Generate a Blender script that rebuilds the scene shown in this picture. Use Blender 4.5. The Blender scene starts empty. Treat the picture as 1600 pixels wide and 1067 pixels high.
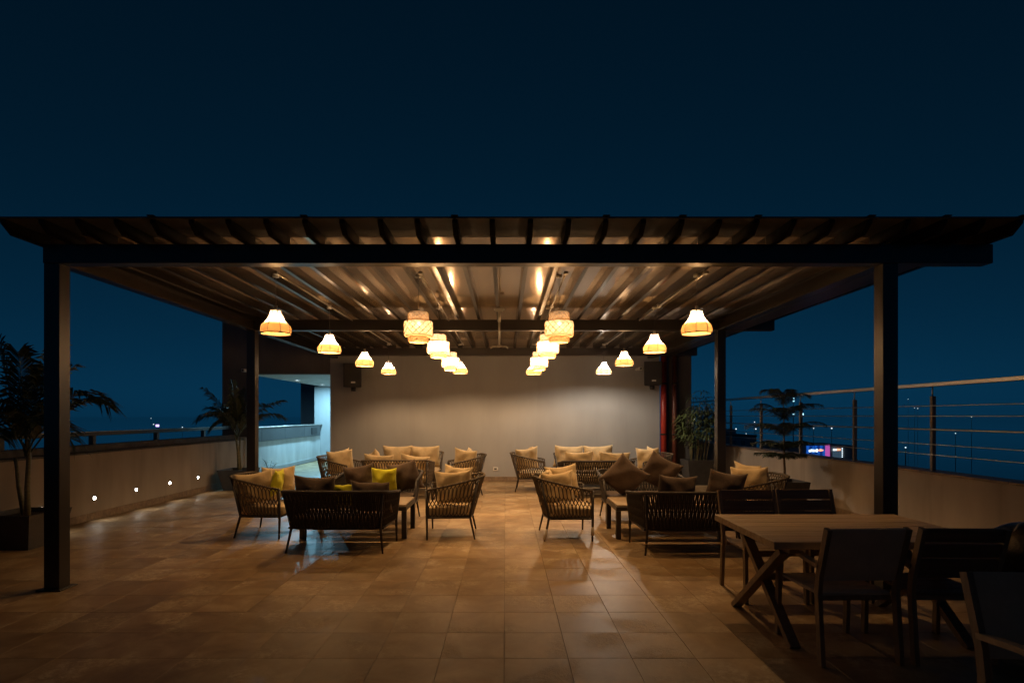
import bpy, bmesh, math, random
from mathutils import Vector, Matrix, Euler
random.seed(7)
R = math.radians
PI = math.pi
scene = bpy.context.scene
C = scene.collection

# ------------------------------------------------------------------ camera, sky, exposure
CAM_H = 1.55
F_PX = 850.0            # focal length in photo pixels (photo 1600 wide)
cam_d = bpy.data.cameras.new('camera')
cam_d.sensor_width = 36.0
cam_d.lens = F_PX / 1600 * 36
cam_d.shift_x = 10 / 1600
cam_d.shift_y = 116.5 / 1600
cam_d.clip_start = 0.05
cam_d.clip_end = 20000
cam = bpy.data.objects.new('camera', cam_d)
cam.location = (0, 0, CAM_H)
cam.rotation_euler = (PI / 2, 0, 0)
C.objects.link(cam)
scene.camera = cam

world = bpy.data.worlds.new('World')
scene.world = world
world.use_nodes = True
wn = world.node_tree
for n in list(wn.nodes):
    wn.nodes.remove(n)
w_out = wn.nodes.new('ShaderNodeOutputWorld')
w_bg = wn.nodes.new('ShaderNodeBackground')
w_sky = wn.nodes.new('ShaderNodeTexSky')
w_sky.sky_type = 'NISHITA'
w_sky.sun_disc = False
w_sky.sun_elevation = R(10.0)      # the moon, low behind the camera; no disc and no lamp of its own in view
w_sky.sun_rotation = R(180)
w_sky.altitude = 0
w_sky.air_density = 1.0
w_sky.dust_density = 0.0
w_sky.ozone_density = 8.0
# night exposure: one deep blue hue, the sky's own brightness profile
w_sep = wn.nodes.new('ShaderNodeSeparateColor')
w_mul = wn.nodes.new('ShaderNodeMix')
w_mul.data_type = 'RGBA'
w_mul.blend_type = 'MULTIPLY'
w_mul.inputs[0].default_value = 1.0
w_mul.inputs[6].default_value = (0.011, 0.185, 0.435, 1)
wn.links.new(w_sky.outputs[0], w_sep.inputs[0])
w_pow = wn.nodes.new('ShaderNodeMath'); w_pow.operation = 'POWER'; w_pow.inputs[1].default_value = 0.95
wn.links.new(w_sep.outputs[1], w_pow.inputs[0])
wn.links.new(w_pow.outputs[0], w_mul.inputs[7])
wn.links.new(w_mul.outputs[2], w_bg.inputs[0])
w_bg.inputs[1].default_value = 0.05
wn.links.new(w_bg.outputs[0], w_out.inputs[0])

vs = scene.view_settings
scene.display_settings.display_device = 'sRGB'
vs.view_transform = 'Standard'
vs.look = 'None'
vs.exposure = 0.0
vs.gamma = 1.0
vs.use_curve_mapping = False
scene.render.engine = 'CYCLES'
scene.cycles.use_denoising = True
scene.cycles.use_adaptive_sampling = False
scene.cycles.max_bounces = 6
scene.cycles.diffuse_bounces = 4
scene.cycles.glossy_bounces = 3
scene.cycles.transmission_bounces = 4
scene.cycles.caustics_reflective = False
scene.cycles.caustics_refractive = False
scene.cycles.sample_clamp_indirect = 5.0
scene.cycles.transparent_max_bounces = 12

LAMP_W = 62.0            # watts of every pendant bulb
LAMP_COL = (1.0, 0.585, 0.25)

def gp(x, y):
    """photo pixel on the floor -> (X, Y)"""
    Y = CAM_H * F_PX / (y - 650.0)
    return ((x - 790.0) / F_PX * Y, Y)

# ------------------------------------------------------------------ materials
MATS = {}
def nt_new(name):
    m = bpy.data.materials.new(name)
    m.use_nodes = True
    nt = m.node_tree
    b = nt.nodes['Principled BSDF']
    MATS[name] = m
    return m, nt, b

def N(nt, kind, **kw):
    n = nt.nodes.new(kind)
    for k, v in kw.items():
        setattr(n, k, v)
    return n

def mat(name, col, rough=0.6, metal=0.0, var=0.18, scale=8.0, bump=0.0, bscale=40.0, coord='Object', spec=0.5, stretch=None, sheen=0.0, rvar=0.0):
    """a base colour broken up by two noises, plus fine relief"""
    m, nt, b = nt_new(name)
    L = nt.links.new
    tc = N(nt, 'ShaderNodeTexCoord')
    if coord == 'World':
        tc = N(nt, 'ShaderNodeNewGeometry'); vec = tc.outputs['Position']
    else:
        vec = tc.outputs['Object']
    if stretch:
        mp = N(nt, 'ShaderNodeMapping'); mp.inputs['Scale'].default_value = stretch
        L(vec, mp.inputs['Vector']); vec = mp.outputs[0]
    n1 = N(nt, 'ShaderNodeTexNoise'); n1.inputs['Scale'].default_value = scale; n1.inputs['Detail'].default_value = 6
    n1.inputs['Roughness'].default_value = 0.65
    L(vec, n1.inputs['Vector'])
    mr = N(nt, 'ShaderNodeMapRange'); mr.inputs['From Min'].default_value = 0.3; mr.inputs['From Max'].default_value = 0.7
    mr.inputs['To Min'].default_value = 1 - var; mr.inputs['To Max'].default_value = 1 + var
    L(n1.outputs['Fac'], mr.inputs['Value'])
    mx = N(nt, 'ShaderNodeMix', data_type='RGBA', blend_type='MULTIPLY'); mx.inputs[0].default_value = 1
    mx.inputs[6].default_value = (*col, 1)
    L(mr.outputs[0], mx.inputs[7])
    L(mx.outputs[2], b.inputs['Base Color'])
    b.inputs['Roughness'].default_value = rough
    b.inputs['Metallic'].default_value = metal
    b.inputs['Specular IOR Level'].default_value = spec
    if sheen:
        b.inputs['Sheen Weight'].default_value = sheen
    if rvar:
        rr = N(nt, 'ShaderNodeMapRange'); rr.inputs['From Min'].default_value = 0.3; rr.inputs['From Max'].default_value = 0.7
        rr.inputs['To Min'].default_value = max(0.02, rough - rvar); rr.inputs['To Max'].default_value = min(1, rough + rvar)
        L(n1.outputs['Fac'], rr.inputs['Value']); L(rr.outputs[0], b.inputs['Roughness'])
    if bump:
        n2 = N(nt, 'ShaderNodeTexNoise'); n2.inputs['Scale'].default_value = bscale; n2.inputs['Detail'].default_value = 4
        L(vec, n2.inputs['Vector'])
        bp = N(nt, 'ShaderNodeBump'); bp.inputs['Strength'].default_value = bump; bp.inputs['Distance'].default_value = 0.01
        L(n2.outputs['Fac'], bp.inputs['Height']); L(bp.outputs[0], b.inputs['Normal'])
    return m

def emit(name, col, strength):
    m = bpy.data.materials.new(name); m.use_nodes = True
    nt = m.node_tree
    for n in list(nt.nodes): nt.nodes.remove(n)
    o = nt.nodes.new('ShaderNodeOutputMaterial'); e = nt.nodes.new('ShaderNodeEmission')
    e.inputs[0].default_value = (*col, 1); e.inputs[1].default_value = strength
    nt.links.new(e.outputs[0], o.inputs[0]); MATS[name] = m
    return m

def tile_mat():
    m, nt, b = nt_new('travertine_tile')
    L = nt.links.new
    g = N(nt, 'ShaderNodeNewGeometry'); oi = N(nt, 'ShaderNodeObjectInfo')
    add = N(nt, 'ShaderNodeMath', operation='ADD'); L(g.outputs['Random Per Island'], add.inputs[0]); L(oi.outputs['Random'], add.inputs[1])
    fr = N(nt, 'ShaderNodeMath', operation='FRACT'); L(add.outputs[0], fr.inputs[0])
    # every tile gets its own piece of stone
    comb = N(nt, 'ShaderNodeCombineXYZ'); sc = N(nt, 'ShaderNodeMath', operation='MULTIPLY'); sc.inputs[1].default_value = 37.0
    L(fr.outputs[0], sc.inputs[0]); L(sc.outputs[0], comb.inputs[2])
    va = N(nt, 'ShaderNodeVectorMath', operation='ADD'); L(g.outputs['Position'], va.inputs[0]); L(comb.outputs[0], va.inputs[1])
    n1 = N(nt, 'ShaderNodeTexNoise'); n1.inputs['Scale'].default_value = 3.2; n1.inputs['Detail'].default_value = 9; n1.inputs['Roughness'].default_value = 0.62; n1.inputs['Distortion'].default_value = 0.6
    n2 = N(nt, 'ShaderNodeTexNoise'); n2.inputs['Scale'].default_value = 22; n2.inputs['Detail'].default_value = 8; n2.inputs['Roughness'].default_value = 0.75
    n3 = N(nt, 'ShaderNodeTexNoise'); n3.inputs['Scale'].default_value = 2.1; n3.inputs['Detail'].default_value = 2
    for n in (n1, n2, n3): L(va.outputs[0], n.inputs['Vector'])
    r1 = N(nt, 'ShaderNodeValToRGB')
    e = r1.color_ramp.elements
    e[0].position = 0.34; e[0].color = (0.235, 0.145, 0.066, 1)
    e[1].position = 0.66; e[1].color = (0.40, 0.285, 0.155, 1)
    k = e.new(0.5); k.color = (0.31, 0.205, 0.102, 1)
    L(n1.outputs['Fac'], r1.inputs[0])
    # crusty pitted patches: some areas only
    msk = N(nt, 'ShaderNodeMapRange'); msk.inputs['From Min'].default_value = 0.50; msk.inputs['From Max'].default_value = 0.60
    L(n3.outputs['Fac'], msk.inputs['Value'])
    pit = N(nt, 'ShaderNodeMapRange'); pit.inputs['From Min'].default_value = 0.44; pit.inputs['From Max'].default_value = 0.60
    L(n2.outputs['Fac'], pit.inputs['Value'])
    pm = N(nt, 'ShaderNodeMath', operation='MULTIPLY'); L(msk.outputs[0], pm.inputs[0]); L(pit.outputs[0], pm.inputs[1])
    mx = N(nt, 'ShaderNodeMix', data_type='RGBA', blend_type='MIX')
    fm = N(nt, 'ShaderNodeMath', operation='MULTIPLY'); fm.inputs[1].default_value = 0.8; L(pm.outputs[0], fm.inputs[0])
    L(fm.outputs[0], mx.inputs[0]); L(r1.outputs[0], mx.inputs[6]); mx.inputs[7].default_value = (0.56, 0.44, 0.28, 1)
    # tone of the tile
    tr = N(nt, 'ShaderNodeMapRange'); tr.inputs['To Min'].default_value = 0.84; tr.inputs['To Max'].default_value = 1.12
    L(fr.outputs[0], tr.inputs['Value'])
    mt = N(nt, 'ShaderNodeMix', data_type='RGBA', blend_type='MULTIPLY'); mt.inputs[0].default_value = 1
    L(mx.outputs[2], mt.inputs[6]); L(tr.outputs[0], mt.inputs[7])
    n4 = N(nt, 'ShaderNodeTexNoise'); n4.inputs['Scale'].default_value = 0.55; n4.inputs['Detail'].default_value = 8; n4.inputs['Roughness'].default_value = 0.7
    L(g.outputs['Position'], n4.inputs['Vector'])
    sr = N(nt, 'ShaderNodeMapRange'); sr.inputs['From Min'].default_value = 0.35; sr.inputs['From Max'].default_value = 0.68; sr.inputs['To Min'].default_value = 0.78; sr.inputs['To Max'].default_value = 1.08
    L(n4.outputs['Fac'], sr.inputs['Value'])
    ms = N(nt, 'ShaderNodeMix', data_type='RGBA', blend_type='MULTIPLY'); ms.inputs[0].default_value = 1
    L(mt.outputs[2], ms.inputs[6]); L(sr.outputs[0], ms.inputs[7])
    L(ms.outputs[2], b.inputs['Base Color'])
    rr = N(nt, 'ShaderNodeMapRange'); rr.inputs['To Min'].default_value = 0.41; rr.inputs['To Max'].default_value = 0.62
    L(pm.outputs[0], rr.inputs['Value']); L(rr.outputs[0], b.inputs['Roughness'])
    b.inputs['Specular IOR Level'].default_value = 0.36
    ha = N(nt, 'ShaderNodeMath', operation='ADD'); hs = N(nt, 'ShaderNodeMath', operation='MULTIPLY'); hs.inputs[1].default_value = 0.3
    L(n1.outputs['Fac'], hs.inputs[0]); L(hs.outputs[0], ha.inputs[0]); L(pm.outputs[0], ha.inputs[1])
    bp = N(nt, 'ShaderNodeBump'); bp.inputs['Strength'].default_value = 0.35; bp.inputs['Distance'].default_value = 0.004
    L(ha.outputs[0], bp.inputs['Height']); L(bp.outputs[0], b.inputs['Normal'])
    return m

def plaster_mat(name, col, rough=0.85, streak=0.2):
    m, nt, b = nt_new(name)
    L = nt.links.new
    g = N(nt, 'ShaderNodeNewGeometry')
    mp = N(nt, 'ShaderNodeMapping'); mp.inputs['Scale'].default_value = (1.3, 1.3, 0.45); L(g.outputs['Position'], mp.inputs['Vector'])
    n1 = N(nt, 'ShaderNodeTexNoise'); n1.inputs['Scale'].default_value = 1.7; n1.inputs['Detail'].default_value = 7; L(mp.outputs[0], n1.inputs['Vector'])
    n2 = N(nt, 'ShaderNodeTexNoise'); n2.inputs['Scale'].default_value = 60; n2.inputs['Detail'].default_value = 4; L(g.outputs['Position'], n2.inputs['Vector'])
    mr = N(nt, 'ShaderNodeMapRange'); mr.inputs['From Min'].default_value = 0.3; mr.inputs['From Max'].default_value = 0.7
    mr.inputs['To Min'].default_value = 1 - streak; mr.inputs['To Max'].default_value = 1 + streak * 0.6; L(n1.outputs['Fac'], mr.inputs['Value'])
    mx = N(nt, 'ShaderNodeMix', data_type='RGBA', blend_type='MULTIPLY'); mx.inputs[0].default_value = 1; mx.inputs[6].default_value = (*col, 1)
    m3 = N(nt, 'ShaderNodeMapping'); m3.inputs['Scale'].default_value = (5.0, 5.0, 0.35); L(g.outputs['Position'], m3.inputs['Vector'])
    n3 = N(nt, 'ShaderNodeTexNoise'); n3.inputs['Scale'].default_value = 1.0; n3.inputs['Detail'].default_value = 6; L(m3.outputs[0], n3.inputs['Vector'])
    r3 = N(nt, 'ShaderNodeMapRange'); r3.inputs['From Min'].default_value = 0.56; r3.inputs['From Max'].default_value = 0.78; r3.inputs['To Min'].default_value = 1.0; r3.inputs['To Max'].default_value = 1 - streak
    L(n3.outputs['Fac'], r3.inputs['Value'])
    m4 = N(nt, 'ShaderNodeMath', operation='MULTIPLY'); L(mr.outputs[0], m4.inputs[0]); L(r3.outputs[0], m4.inputs[1])
    L(m4.outputs[0], mx.inputs[7]); L(mx.outputs[2], b.inputs['Base Color'])
    b.inputs['Roughness'].default_value = rough
    bp = N(nt, 'ShaderNodeBump'); bp.inputs['Strength'].default_value = 0.15; bp.inputs['Distance'].default_value = 0.004
    L(n2.outputs['Fac'], bp.inputs['Height']); L(bp.outputs[0], b.inputs['Normal'])
    return m

def wood_mat(name, c1, c2, axis=0, rough=0.5):
    m, nt, b = nt_new(name)
    L = nt.links.new
    tc = N(nt, 'ShaderNodeTexCoord'); oi = N(nt, 'ShaderNodeObjectInfo')
    s = [14, 14, 14]; s[axis] = 0.9
    mp = N(nt, 'ShaderNodeMapping'); mp.inputs['Scale'].default_value = s; L(tc.outputs['Object'], mp.inputs['Vector'])
    rv = N(nt, 'ShaderNodeMath', operation='MULTIPLY'); rv.inputs[1].default_value = 23; L(oi.outputs['Random'], rv.inputs[0])
    va = N(nt, 'ShaderNodeVectorMath', operation='ADD'); L(mp.outputs[0], va.inputs[0]); L(rv.outputs[0], va.inputs[1])
    n1 = N(nt, 'ShaderNodeTexNoise'); n1.inputs['Scale'].default_value = 2.4; n1.inputs['Detail'].default_value = 8; n1.inputs['Distortion'].default_value = 0.5
    L(va.outputs[0], n1.inputs['Vector'])
    r = N(nt, 'ShaderNodeValToRGB'); r.color_ramp.elements[0].position = 0.32; r.color_ramp.elements[1].position = 0.68
    r.color_ramp.elements[0].color = (*c1, 1); r.color_ramp.elements[1].color = (*c2, 1)
    L(n1.outputs['Fac'], r.inputs[0]); L(r.outputs[0], b.inputs['Base Color'])
    b.inputs['Roughness'].default_value = rough
    bp = N(nt, 'ShaderNodeBump'); bp.inputs['Strength'].default_value = 0.12; bp.inputs['Distance'].default_value = 0.004
    L(n1.outputs['Fac'], bp.inputs['Height']); L(bp.outputs[0], b.inputs['Normal'])
    return m

def fabric_mat(name, col, rough=0.9):
    m, nt, b = nt_new(name)
    L = nt.links.new
    tc = N(nt, 'ShaderNodeTexCoord')
    w1 = N(nt, 'ShaderNodeTexNoise'); w1.inputs['Scale'].default_value = 260; w1.inputs['Detail'].default_value = 2; L(tc.outputs['Object'], w1.inputs['Vector'])
    w2 = N(nt, 'ShaderNodeTexNoise'); w2.inputs['Scale'].default_value = 7; w2.inputs['Detail'].default_value = 5; L(tc.outputs['Object'], w2.inputs['Vector'])
    mr = N(nt, 'ShaderNodeMapRange'); mr.inputs['From Min'].default_value = 0.3; mr.inputs['From Max'].default_value = 0.7; mr.inputs['To Min'].default_value = 0.86; mr.inputs['To Max'].default_value = 1.1
    L(w2.outputs['Fac'], mr.inputs['Value'])
    mx = N(nt, 'ShaderNodeMix', data_type='RGBA', blend_type='MULTIPLY'); mx.inputs[0].default_value = 1; mx.inputs[6].default_value = (*col, 1)
    L(mr.outputs[0], mx.inputs[7]); L(mx.outputs[2], b.inputs['Base Color'])
    b.inputs['Roughness'].default_value = rough; b.inputs['Sheen Weight'].default_value = 0.15
    b.inputs['Specular IOR Level'].default_value = 0.2
    ad = N(nt, 'ShaderNodeMath', operation='MULTIPLY_ADD'); ad.inputs[1].default_value = 0.12; L(w1.outputs['Fac'], ad.inputs[0]); L(w2.outputs['Fac'], ad.inputs[2])
    bp = N(nt, 'ShaderNodeBump'); bp.inputs['Strength'].default_value = 0.5; bp.inputs['Distance'].default_value = 0.03
    L(ad.outputs[0], bp.inputs['Height']); L(bp.outputs[0], b.inputs['Normal'])
    return m

def shade_mat(name, lo, hi, z0, z1, inside, gaps):
    """woven shade, mostly opaque; a little of the bulb's light comes through: amber below z0 (lo), painted paler above z1 (hi) as a hot glow"""
    m = bpy.data.materials.new(name); m.use_nodes = True; MATS[name] = m
    nt = m.node_tree; L = nt.links.new
    for n in list(nt.nodes): nt.nodes.remove(n)
    o = N(nt, 'ShaderNodeOutputMaterial'); d = N(nt, 'ShaderNodeBsdfDiffuse'); t = N(nt, 'ShaderNodeBsdfTranslucent'); a = N(nt, 'ShaderNodeAddShader')
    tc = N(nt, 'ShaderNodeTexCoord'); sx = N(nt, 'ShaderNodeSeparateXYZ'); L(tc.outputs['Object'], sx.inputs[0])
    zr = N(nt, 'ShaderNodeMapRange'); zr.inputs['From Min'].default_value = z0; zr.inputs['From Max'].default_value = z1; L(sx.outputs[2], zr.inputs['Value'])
    mc = N(nt, 'ShaderNodeMix', data_type='RGBA'); L(zr.outputs[0], mc.inputs[0]); mc.inputs[6].default_value = (*lo, 1); mc.inputs[7].default_value = (*hi, 1)  # bulb glow painted by height: amber low, white-hot above
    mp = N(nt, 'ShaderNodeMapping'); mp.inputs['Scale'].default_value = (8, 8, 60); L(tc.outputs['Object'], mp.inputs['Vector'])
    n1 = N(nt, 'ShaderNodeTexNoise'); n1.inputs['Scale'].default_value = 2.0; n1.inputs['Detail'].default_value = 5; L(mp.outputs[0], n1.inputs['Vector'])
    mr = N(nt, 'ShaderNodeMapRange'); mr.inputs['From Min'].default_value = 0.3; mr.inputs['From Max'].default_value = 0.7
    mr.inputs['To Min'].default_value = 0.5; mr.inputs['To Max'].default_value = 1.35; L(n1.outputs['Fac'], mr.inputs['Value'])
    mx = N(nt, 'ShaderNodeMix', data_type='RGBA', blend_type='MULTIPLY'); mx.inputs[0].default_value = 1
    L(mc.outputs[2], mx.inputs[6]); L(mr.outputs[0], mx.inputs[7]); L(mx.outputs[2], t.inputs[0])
    d.inputs[0].default_value = (*inside, 1)
    # open weave: a share of the surface is gaps between the canes
    tr = N(nt, 'ShaderNodeBsdfTransparent'); ms = N(nt, 'ShaderNodeMixShader'); ms.inputs[0].default_value = gaps
    L(d.outputs[0], a.inputs[0]); L(t.outputs[0], a.inputs[1]); L(a.outputs[0], ms.inputs[1]); L(tr.outputs[0], ms.inputs[2]); L(ms.outputs[0], o.inputs[0])
    return m

tile_mat()
plaster_mat('rear_plaster', (0.35, 0.35, 0.35), 0.85, 0.08)
plaster_mat('dark_plaster', (0.13, 0.12, 0.115))
plaster_mat('cream_plaster', (0.37, 0.31, 0.25))
plaster_mat('white_plaster', (0.58, 0.60, 0.61))
mat('grout', (0.06, 0.042, 0.028), 0.9, coord='World')
mat('skirting_stone', (0.24, 0.17, 0.11), 0.5, var=0.35, scale=14, coord='World', bump=0.2)
mat('dark_stone', (0.09, 0.08, 0.072), 0.75, var=0.4, scale=10, coord='World', bump=0.5, bscale=25)
mat('brown_coping', (0.20, 0.15, 0.115), 0.45, var=0.3, scale=9, coord='World', bump=0.2)
mat('frame_paint', (0.022, 0.019, 0.017), 0.32, var=0.05, scale=1.5, coord='World', spec=0.5)
mat('rafter_paint', (0.050, 0.040, 0.031), 0.26, metal=0.7, var=0.05, scale=0.6, coord='World', spec=0.9)
mat('shaded_tail', (0.012, 0.011, 0.011), 0.55, var=0.15, scale=6, coord='World', spec=0.2)  # darker copy of the rafter colour, shade painted onto the tails
mat('roof_sheet', (0.47, 0.36, 0.25), 0.12, metal=0.5, var=0.06, scale=0.8, coord='World', spec=1.0)
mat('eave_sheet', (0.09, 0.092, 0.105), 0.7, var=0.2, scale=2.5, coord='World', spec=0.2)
mat('steel', (0.60, 0.57, 0.53), 0.38, metal=1.0, var=0.04, scale=3)
mat('aluminium_band', (0.10, 0.105, 0.11), 0.42, metal=0.4, var=0.15, scale=4, rvar=0.1)
mat('post_paint', (0.22, 0.19, 0.165), 0.5, var=0.1)
mat('conduit', (0.45, 0.43, 0.40), 0.35, metal=0.6, var=0.15)
mat('black_plastic', (0.018, 0.018, 0.019), 0.45, var=0.2, bump=0.15, bscale=120)
mat('speaker_grille', (0.022, 0.021, 0.021), 0.6, var=0.2, bump=0.6, bscale=240)
mat('white_plastic', (0.72, 0.71, 0.68), 0.4, var=0.05)
mat('red_paint', (0.36, 0.035, 0.022), 0.35, var=0.2, scale=6, bump=0.08)
mat('brown_red', (0.12, 0.035, 0.022), 0.4, var=0.25, scale=5, bump=0.1)
mat('dark_rope', (0.040, 0.033, 0.028), 0.8, var=0.3, scale=60, bump=0.5, bscale=220)
mat('taupe_rope', (0.105, 0.078, 0.052), 0.8, var=0.3, scale=60, bump=0.5, bscale=220)
mat('seat_metal', (0.030, 0.024, 0.020), 0.42, var=0.2, bump=0.08)
mat('sleeve', (0.50, 0.44, 0.36), 0.35, var=0.15)
fabric_mat('beige_fabric', (0.56, 0.43, 0.25))
fabric_mat('brown_fabric', (0.115, 0.082, 0.062))
fabric_mat('lime_fabric', (0.62, 0.60, 0.035))
fabric_mat('grey_fabric', (0.58, 0.49, 0.36))
wood_mat('table_wood', (0.40, 0.28, 0.15), (0.58, 0.43, 0.255), 0, 0.5)
wood_mat('coffee_wood', (0.30, 0.22, 0.14), (0.44, 0.34, 0.22), 0, 0.4)
wood_mat('grey_wood', (0.19, 0.135, 0.08), (0.29, 0.21, 0.13), 2, 0.55)
wood_mat('board_wood', (0.13, 0.085, 0.05), (0.21, 0.145, 0.09), 0, 0.55)
mat('planter_grey', (0.055, 0.053, 0.052), 0.6, var=0.25, scale=7, bump=0.2, bscale=60)
mat('soil', (0.04, 0.028, 0.018), 0.95, var=0.4, scale=30, bump=0.8, bscale=60)
mat('palm_leaf', (0.045, 0.060, 0.025), 0.45, var=0.35, scale=3)
mat('cane_leaf', (0.10, 0.13, 0.05), 0.45, var=0.35, scale=4)
mat('pine_leaf', (0.035, 0.055, 0.028), 0.6, var=0.35, scale=5)
mat('bark', (0.16, 0.12, 0.08), 0.85, var=0.4, scale=20, bump=0.6, bscale=40, stretch=(1, 1, 3))
mat('palm_stem', (0.22, 0.20, 0.11), 0.6, var=0.3, scale=10, bump=0.3, bscale=30, stretch=(1, 1, 4))
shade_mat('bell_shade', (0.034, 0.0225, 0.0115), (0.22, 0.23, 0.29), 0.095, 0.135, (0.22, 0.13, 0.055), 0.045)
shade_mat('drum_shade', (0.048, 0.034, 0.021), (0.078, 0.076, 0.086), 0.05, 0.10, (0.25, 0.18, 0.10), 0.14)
mat('cane_strip', (0.52, 0.36, 0.20), 0.6, var=0.25, scale=30)
mat('cane_rib', (0.045, 0.024, 0.012), 0.7, var=0.3, scale=30)
mat('black_leather', (0.012, 0.012, 0.013), 0.30, var=0.3, scale=9, bump=0.25, bscale=60)
mat('distant_wall', (0.22, 0.24, 0.27), 0.8, var=0.2, scale=0.2, coord='World')
mat('distant_roof', (0.05, 0.055, 0.065), 0.8, var=0.2, scale=0.2, coord='World')
mat('dark_glass', (0.02, 0.03, 0.05), 0.1)
mat('city_ground', (0.05, 0.055, 0.06), 0.07, var=0.4, scale=0.02, coord='World', spec=1.0)
emit('bulb_glow', (1.0, 0.72, 0.40), 12.0)
emit('cool_glow', (0.72, 0.92, 1.0), 7.0)
emit('step_glow', (1.0, 0.93, 0.82), 34.0)
emit('neon_blue', (0.02, 0.20, 1.0), 0.42)
emit('neon_deep', (0.02, 0.12, 0.8), 0.20)
emit('neon_pink', (0.9, 0.16, 0.72), 0.5)
emit('neon_white', (0.75, 0.92, 1.0), 2.2)
emit('neon_orange', (1.0, 0.40, 0.22), 1.6)
emit('lit_window', (0.35, 0.65, 1.0), 0.10)
emit('street_glow', (0.85, 0.92, 1.0), 1.3)
emit('mast_glow', (0.45, 0.85, 1.0), 2.0)
emit('violet_glow', (0.75, 0.45, 1.0), 2.2)

# ------------------------------------------------------------------ mesh helpers
class MB:
    def __init__(self):
        self.v = []; self.f = []; self.sm = []
    def add(self, verts, faces, smooth=False):
        o = len(self.v)
        self.v += [tuple(p) for p in verts]
        self.f += [tuple(i + o for i in f) for f in faces]
        self.sm += [smooth] * len(faces)
        return self
    def box(self, x0, x1, y0, y1, z0, z1, b=0.0, M=None):
        if b <= 0:
            v = [(x, y, z) for z in (z0, z1) for x, y in ((x0, y0), (x1, y0), (x1, y1), (x0, y1))]
            f = [(3, 2, 1, 0), (4, 5, 6, 7), (0, 1, 5, 4), (1, 2, 6, 5), (2, 3, 7, 6), (3, 0, 4, 7)]
        else:
            bm = bmesh.new()
            bmesh.ops.create_cube(bm, size=1.0)
            for q in bm.verts:
                q.co = Vector(((x0 + x1) / 2 + q.co.x * (x1 - x0), (y0 + y1) / 2 + q.co.y * (y1 - y0), (z0 + z1) / 2 + q.co.z * (z1 - z0)))
            bmesh.ops.bevel(bm, geom=list(bm.edges), offset=b, segments=1, affect='EDGES', profile=0.5)
            bm.verts.index_update()
            v = [q.co[:] for q in bm.verts]; f = [[q.index for q in fc.verts] for fc in bm.faces]
            bm.free()
        if M is not None: v = [(M @ Vector(p))[:] for p in v]
        return self.add(v, f)
    def tube(self, pts, rad, n=8, cap=True, smooth=True, flat=None):
        """tube along points; rad number or list; flat=(w, h) gives a box section"""
        pts = [Vector(p) for p in pts]
        m = len(pts)
        rad = rad if isinstance(rad, (list, tuple)) else [rad] * m
        v = []; up0 = None
        for i in range(m):
            d = (pts[min(i + 1, m - 1)] - pts[max(i - 1, 0)]).normalized()
            if up0 is None:
                up0 = Vector((0, 0, 1)) if abs(d.z) < 0.9 else Vector((0, 1, 0))
            s = d.cross(up0)
            if s.length < 1e-4: s = d.cross(Vector((1, 0, 0)))
            s.normalize(); u = s.cross(d).normalized(); up0 = u
            if flat:
                w, h = flat
                for a, b in ((-1, -1), (1, -1), (1, 1), (-1, 1)):
                    v.append(pts[i] + s * (a * w / 2) + u * (b * h / 2))
            else:
                for k in range(n):
                    a = 2 * PI * k / n
                    v.append(pts[i] + (s * math.cos(a) + u * math.sin(a)) * rad[i])
        nn = 4 if flat else n
        f = []
        for i in range(m - 1):
            for k in range(nn):
                f.append((i * nn + k, i * nn + (k + 1) % nn, (i + 1) * nn + (k + 1) % nn, (i + 1) * nn + k))
        if cap:
            f.append(tuple(range(nn))[::-1]); f.append(tuple((m - 1) * nn + k for k in range(nn)))
        return self.add(v, f, smooth and not flat)
    def lathe(self, prof, n=24, smooth=True, close=False):
        v = []; f = []
        for r, z in prof:
            for k in range(n):
                a = 2 * PI * k / n
                v.append((r * math.cos(a), r * math.sin(a), z))
        for i in range(len(prof) - 1):
            for k in range(n):
                f.append((i * n + k, i * n + (k + 1) % n, (i + 1) * n + (k + 1) % n, (i + 1) * n + k))
        if close:
            f.append(tuple(range(n))[::-1]); f.append(tuple((len(prof) - 1) * n + k for k in range(n)))
        return self.add(v, f, smooth)
    def mesh(self, name):
        me = bpy.data.meshes.new(name)
        me.from_pydata(self.v, [], self.f)
        me.polygons.foreach_set('use_smooth', self.sm)
        me.update()
        return me
    def build(self, name, m, parent=None, loc=None):
        me = self.mesh(name)
        me.materials.append(MATS[m])
        return put(name, me, parent, loc)

def put(name, me, parent=None, loc=None, rot=None):
    o = bpy.data.objects.new(name, me)
    C.objects.link(o)
    if parent is not None: o.parent = parent
    if loc is not None: o.location = loc
    if rot is not None: o.rotation_euler = rot
    return o

def tag(o, label=None, cat=None, group=None, kind=None):
    if label: o['label'] = label
    if cat: o['category'] = cat
    if group: o['group'] = group
    if kind: o['kind'] = kind
    return o

def thing(name, label, cat, loc=(0, 0, 0), rz=0.0, group=None):
    o = bpy.data.objects.new(name, None)
    o.empty_display_size = 0.2
    C.objects.link(o)
    o.location = loc; o.rotation_euler = (0, 0, rz)
    return tag(o, label, cat, group)

def dup(root, loc=None, rz=None, label=None):
    r = root.copy(); C.objects.link(r)
    if loc is not None: r.location = loc
    if rz is not None: r.rotation_euler = (0, 0, rz)
    if label: r['label'] = label
    for ch in list(root.children):
        c = ch.copy(); C.objects.link(c); c.parent = r
        for g in list(ch.children):
            d = g.copy(); C.objects.link(d); d.parent = c
    return r

def box_part(name, m, parent, x0, x1, y0, y1, z0, z1, b=0.0):
    return MB().box(x0, x1, y0, y1, z0, z1, b).build(name, m, parent)

def bez(p0, p1, p2, n):
    p0, p1, p2 = Vector(p0), Vector(p1), Vector(p2)
    return [p0 * (1 - t) ** 2 + p1 * 2 * t * (1 - t) + p2 * t * t for t in [i / n for i in range(n + 1)]]

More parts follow.
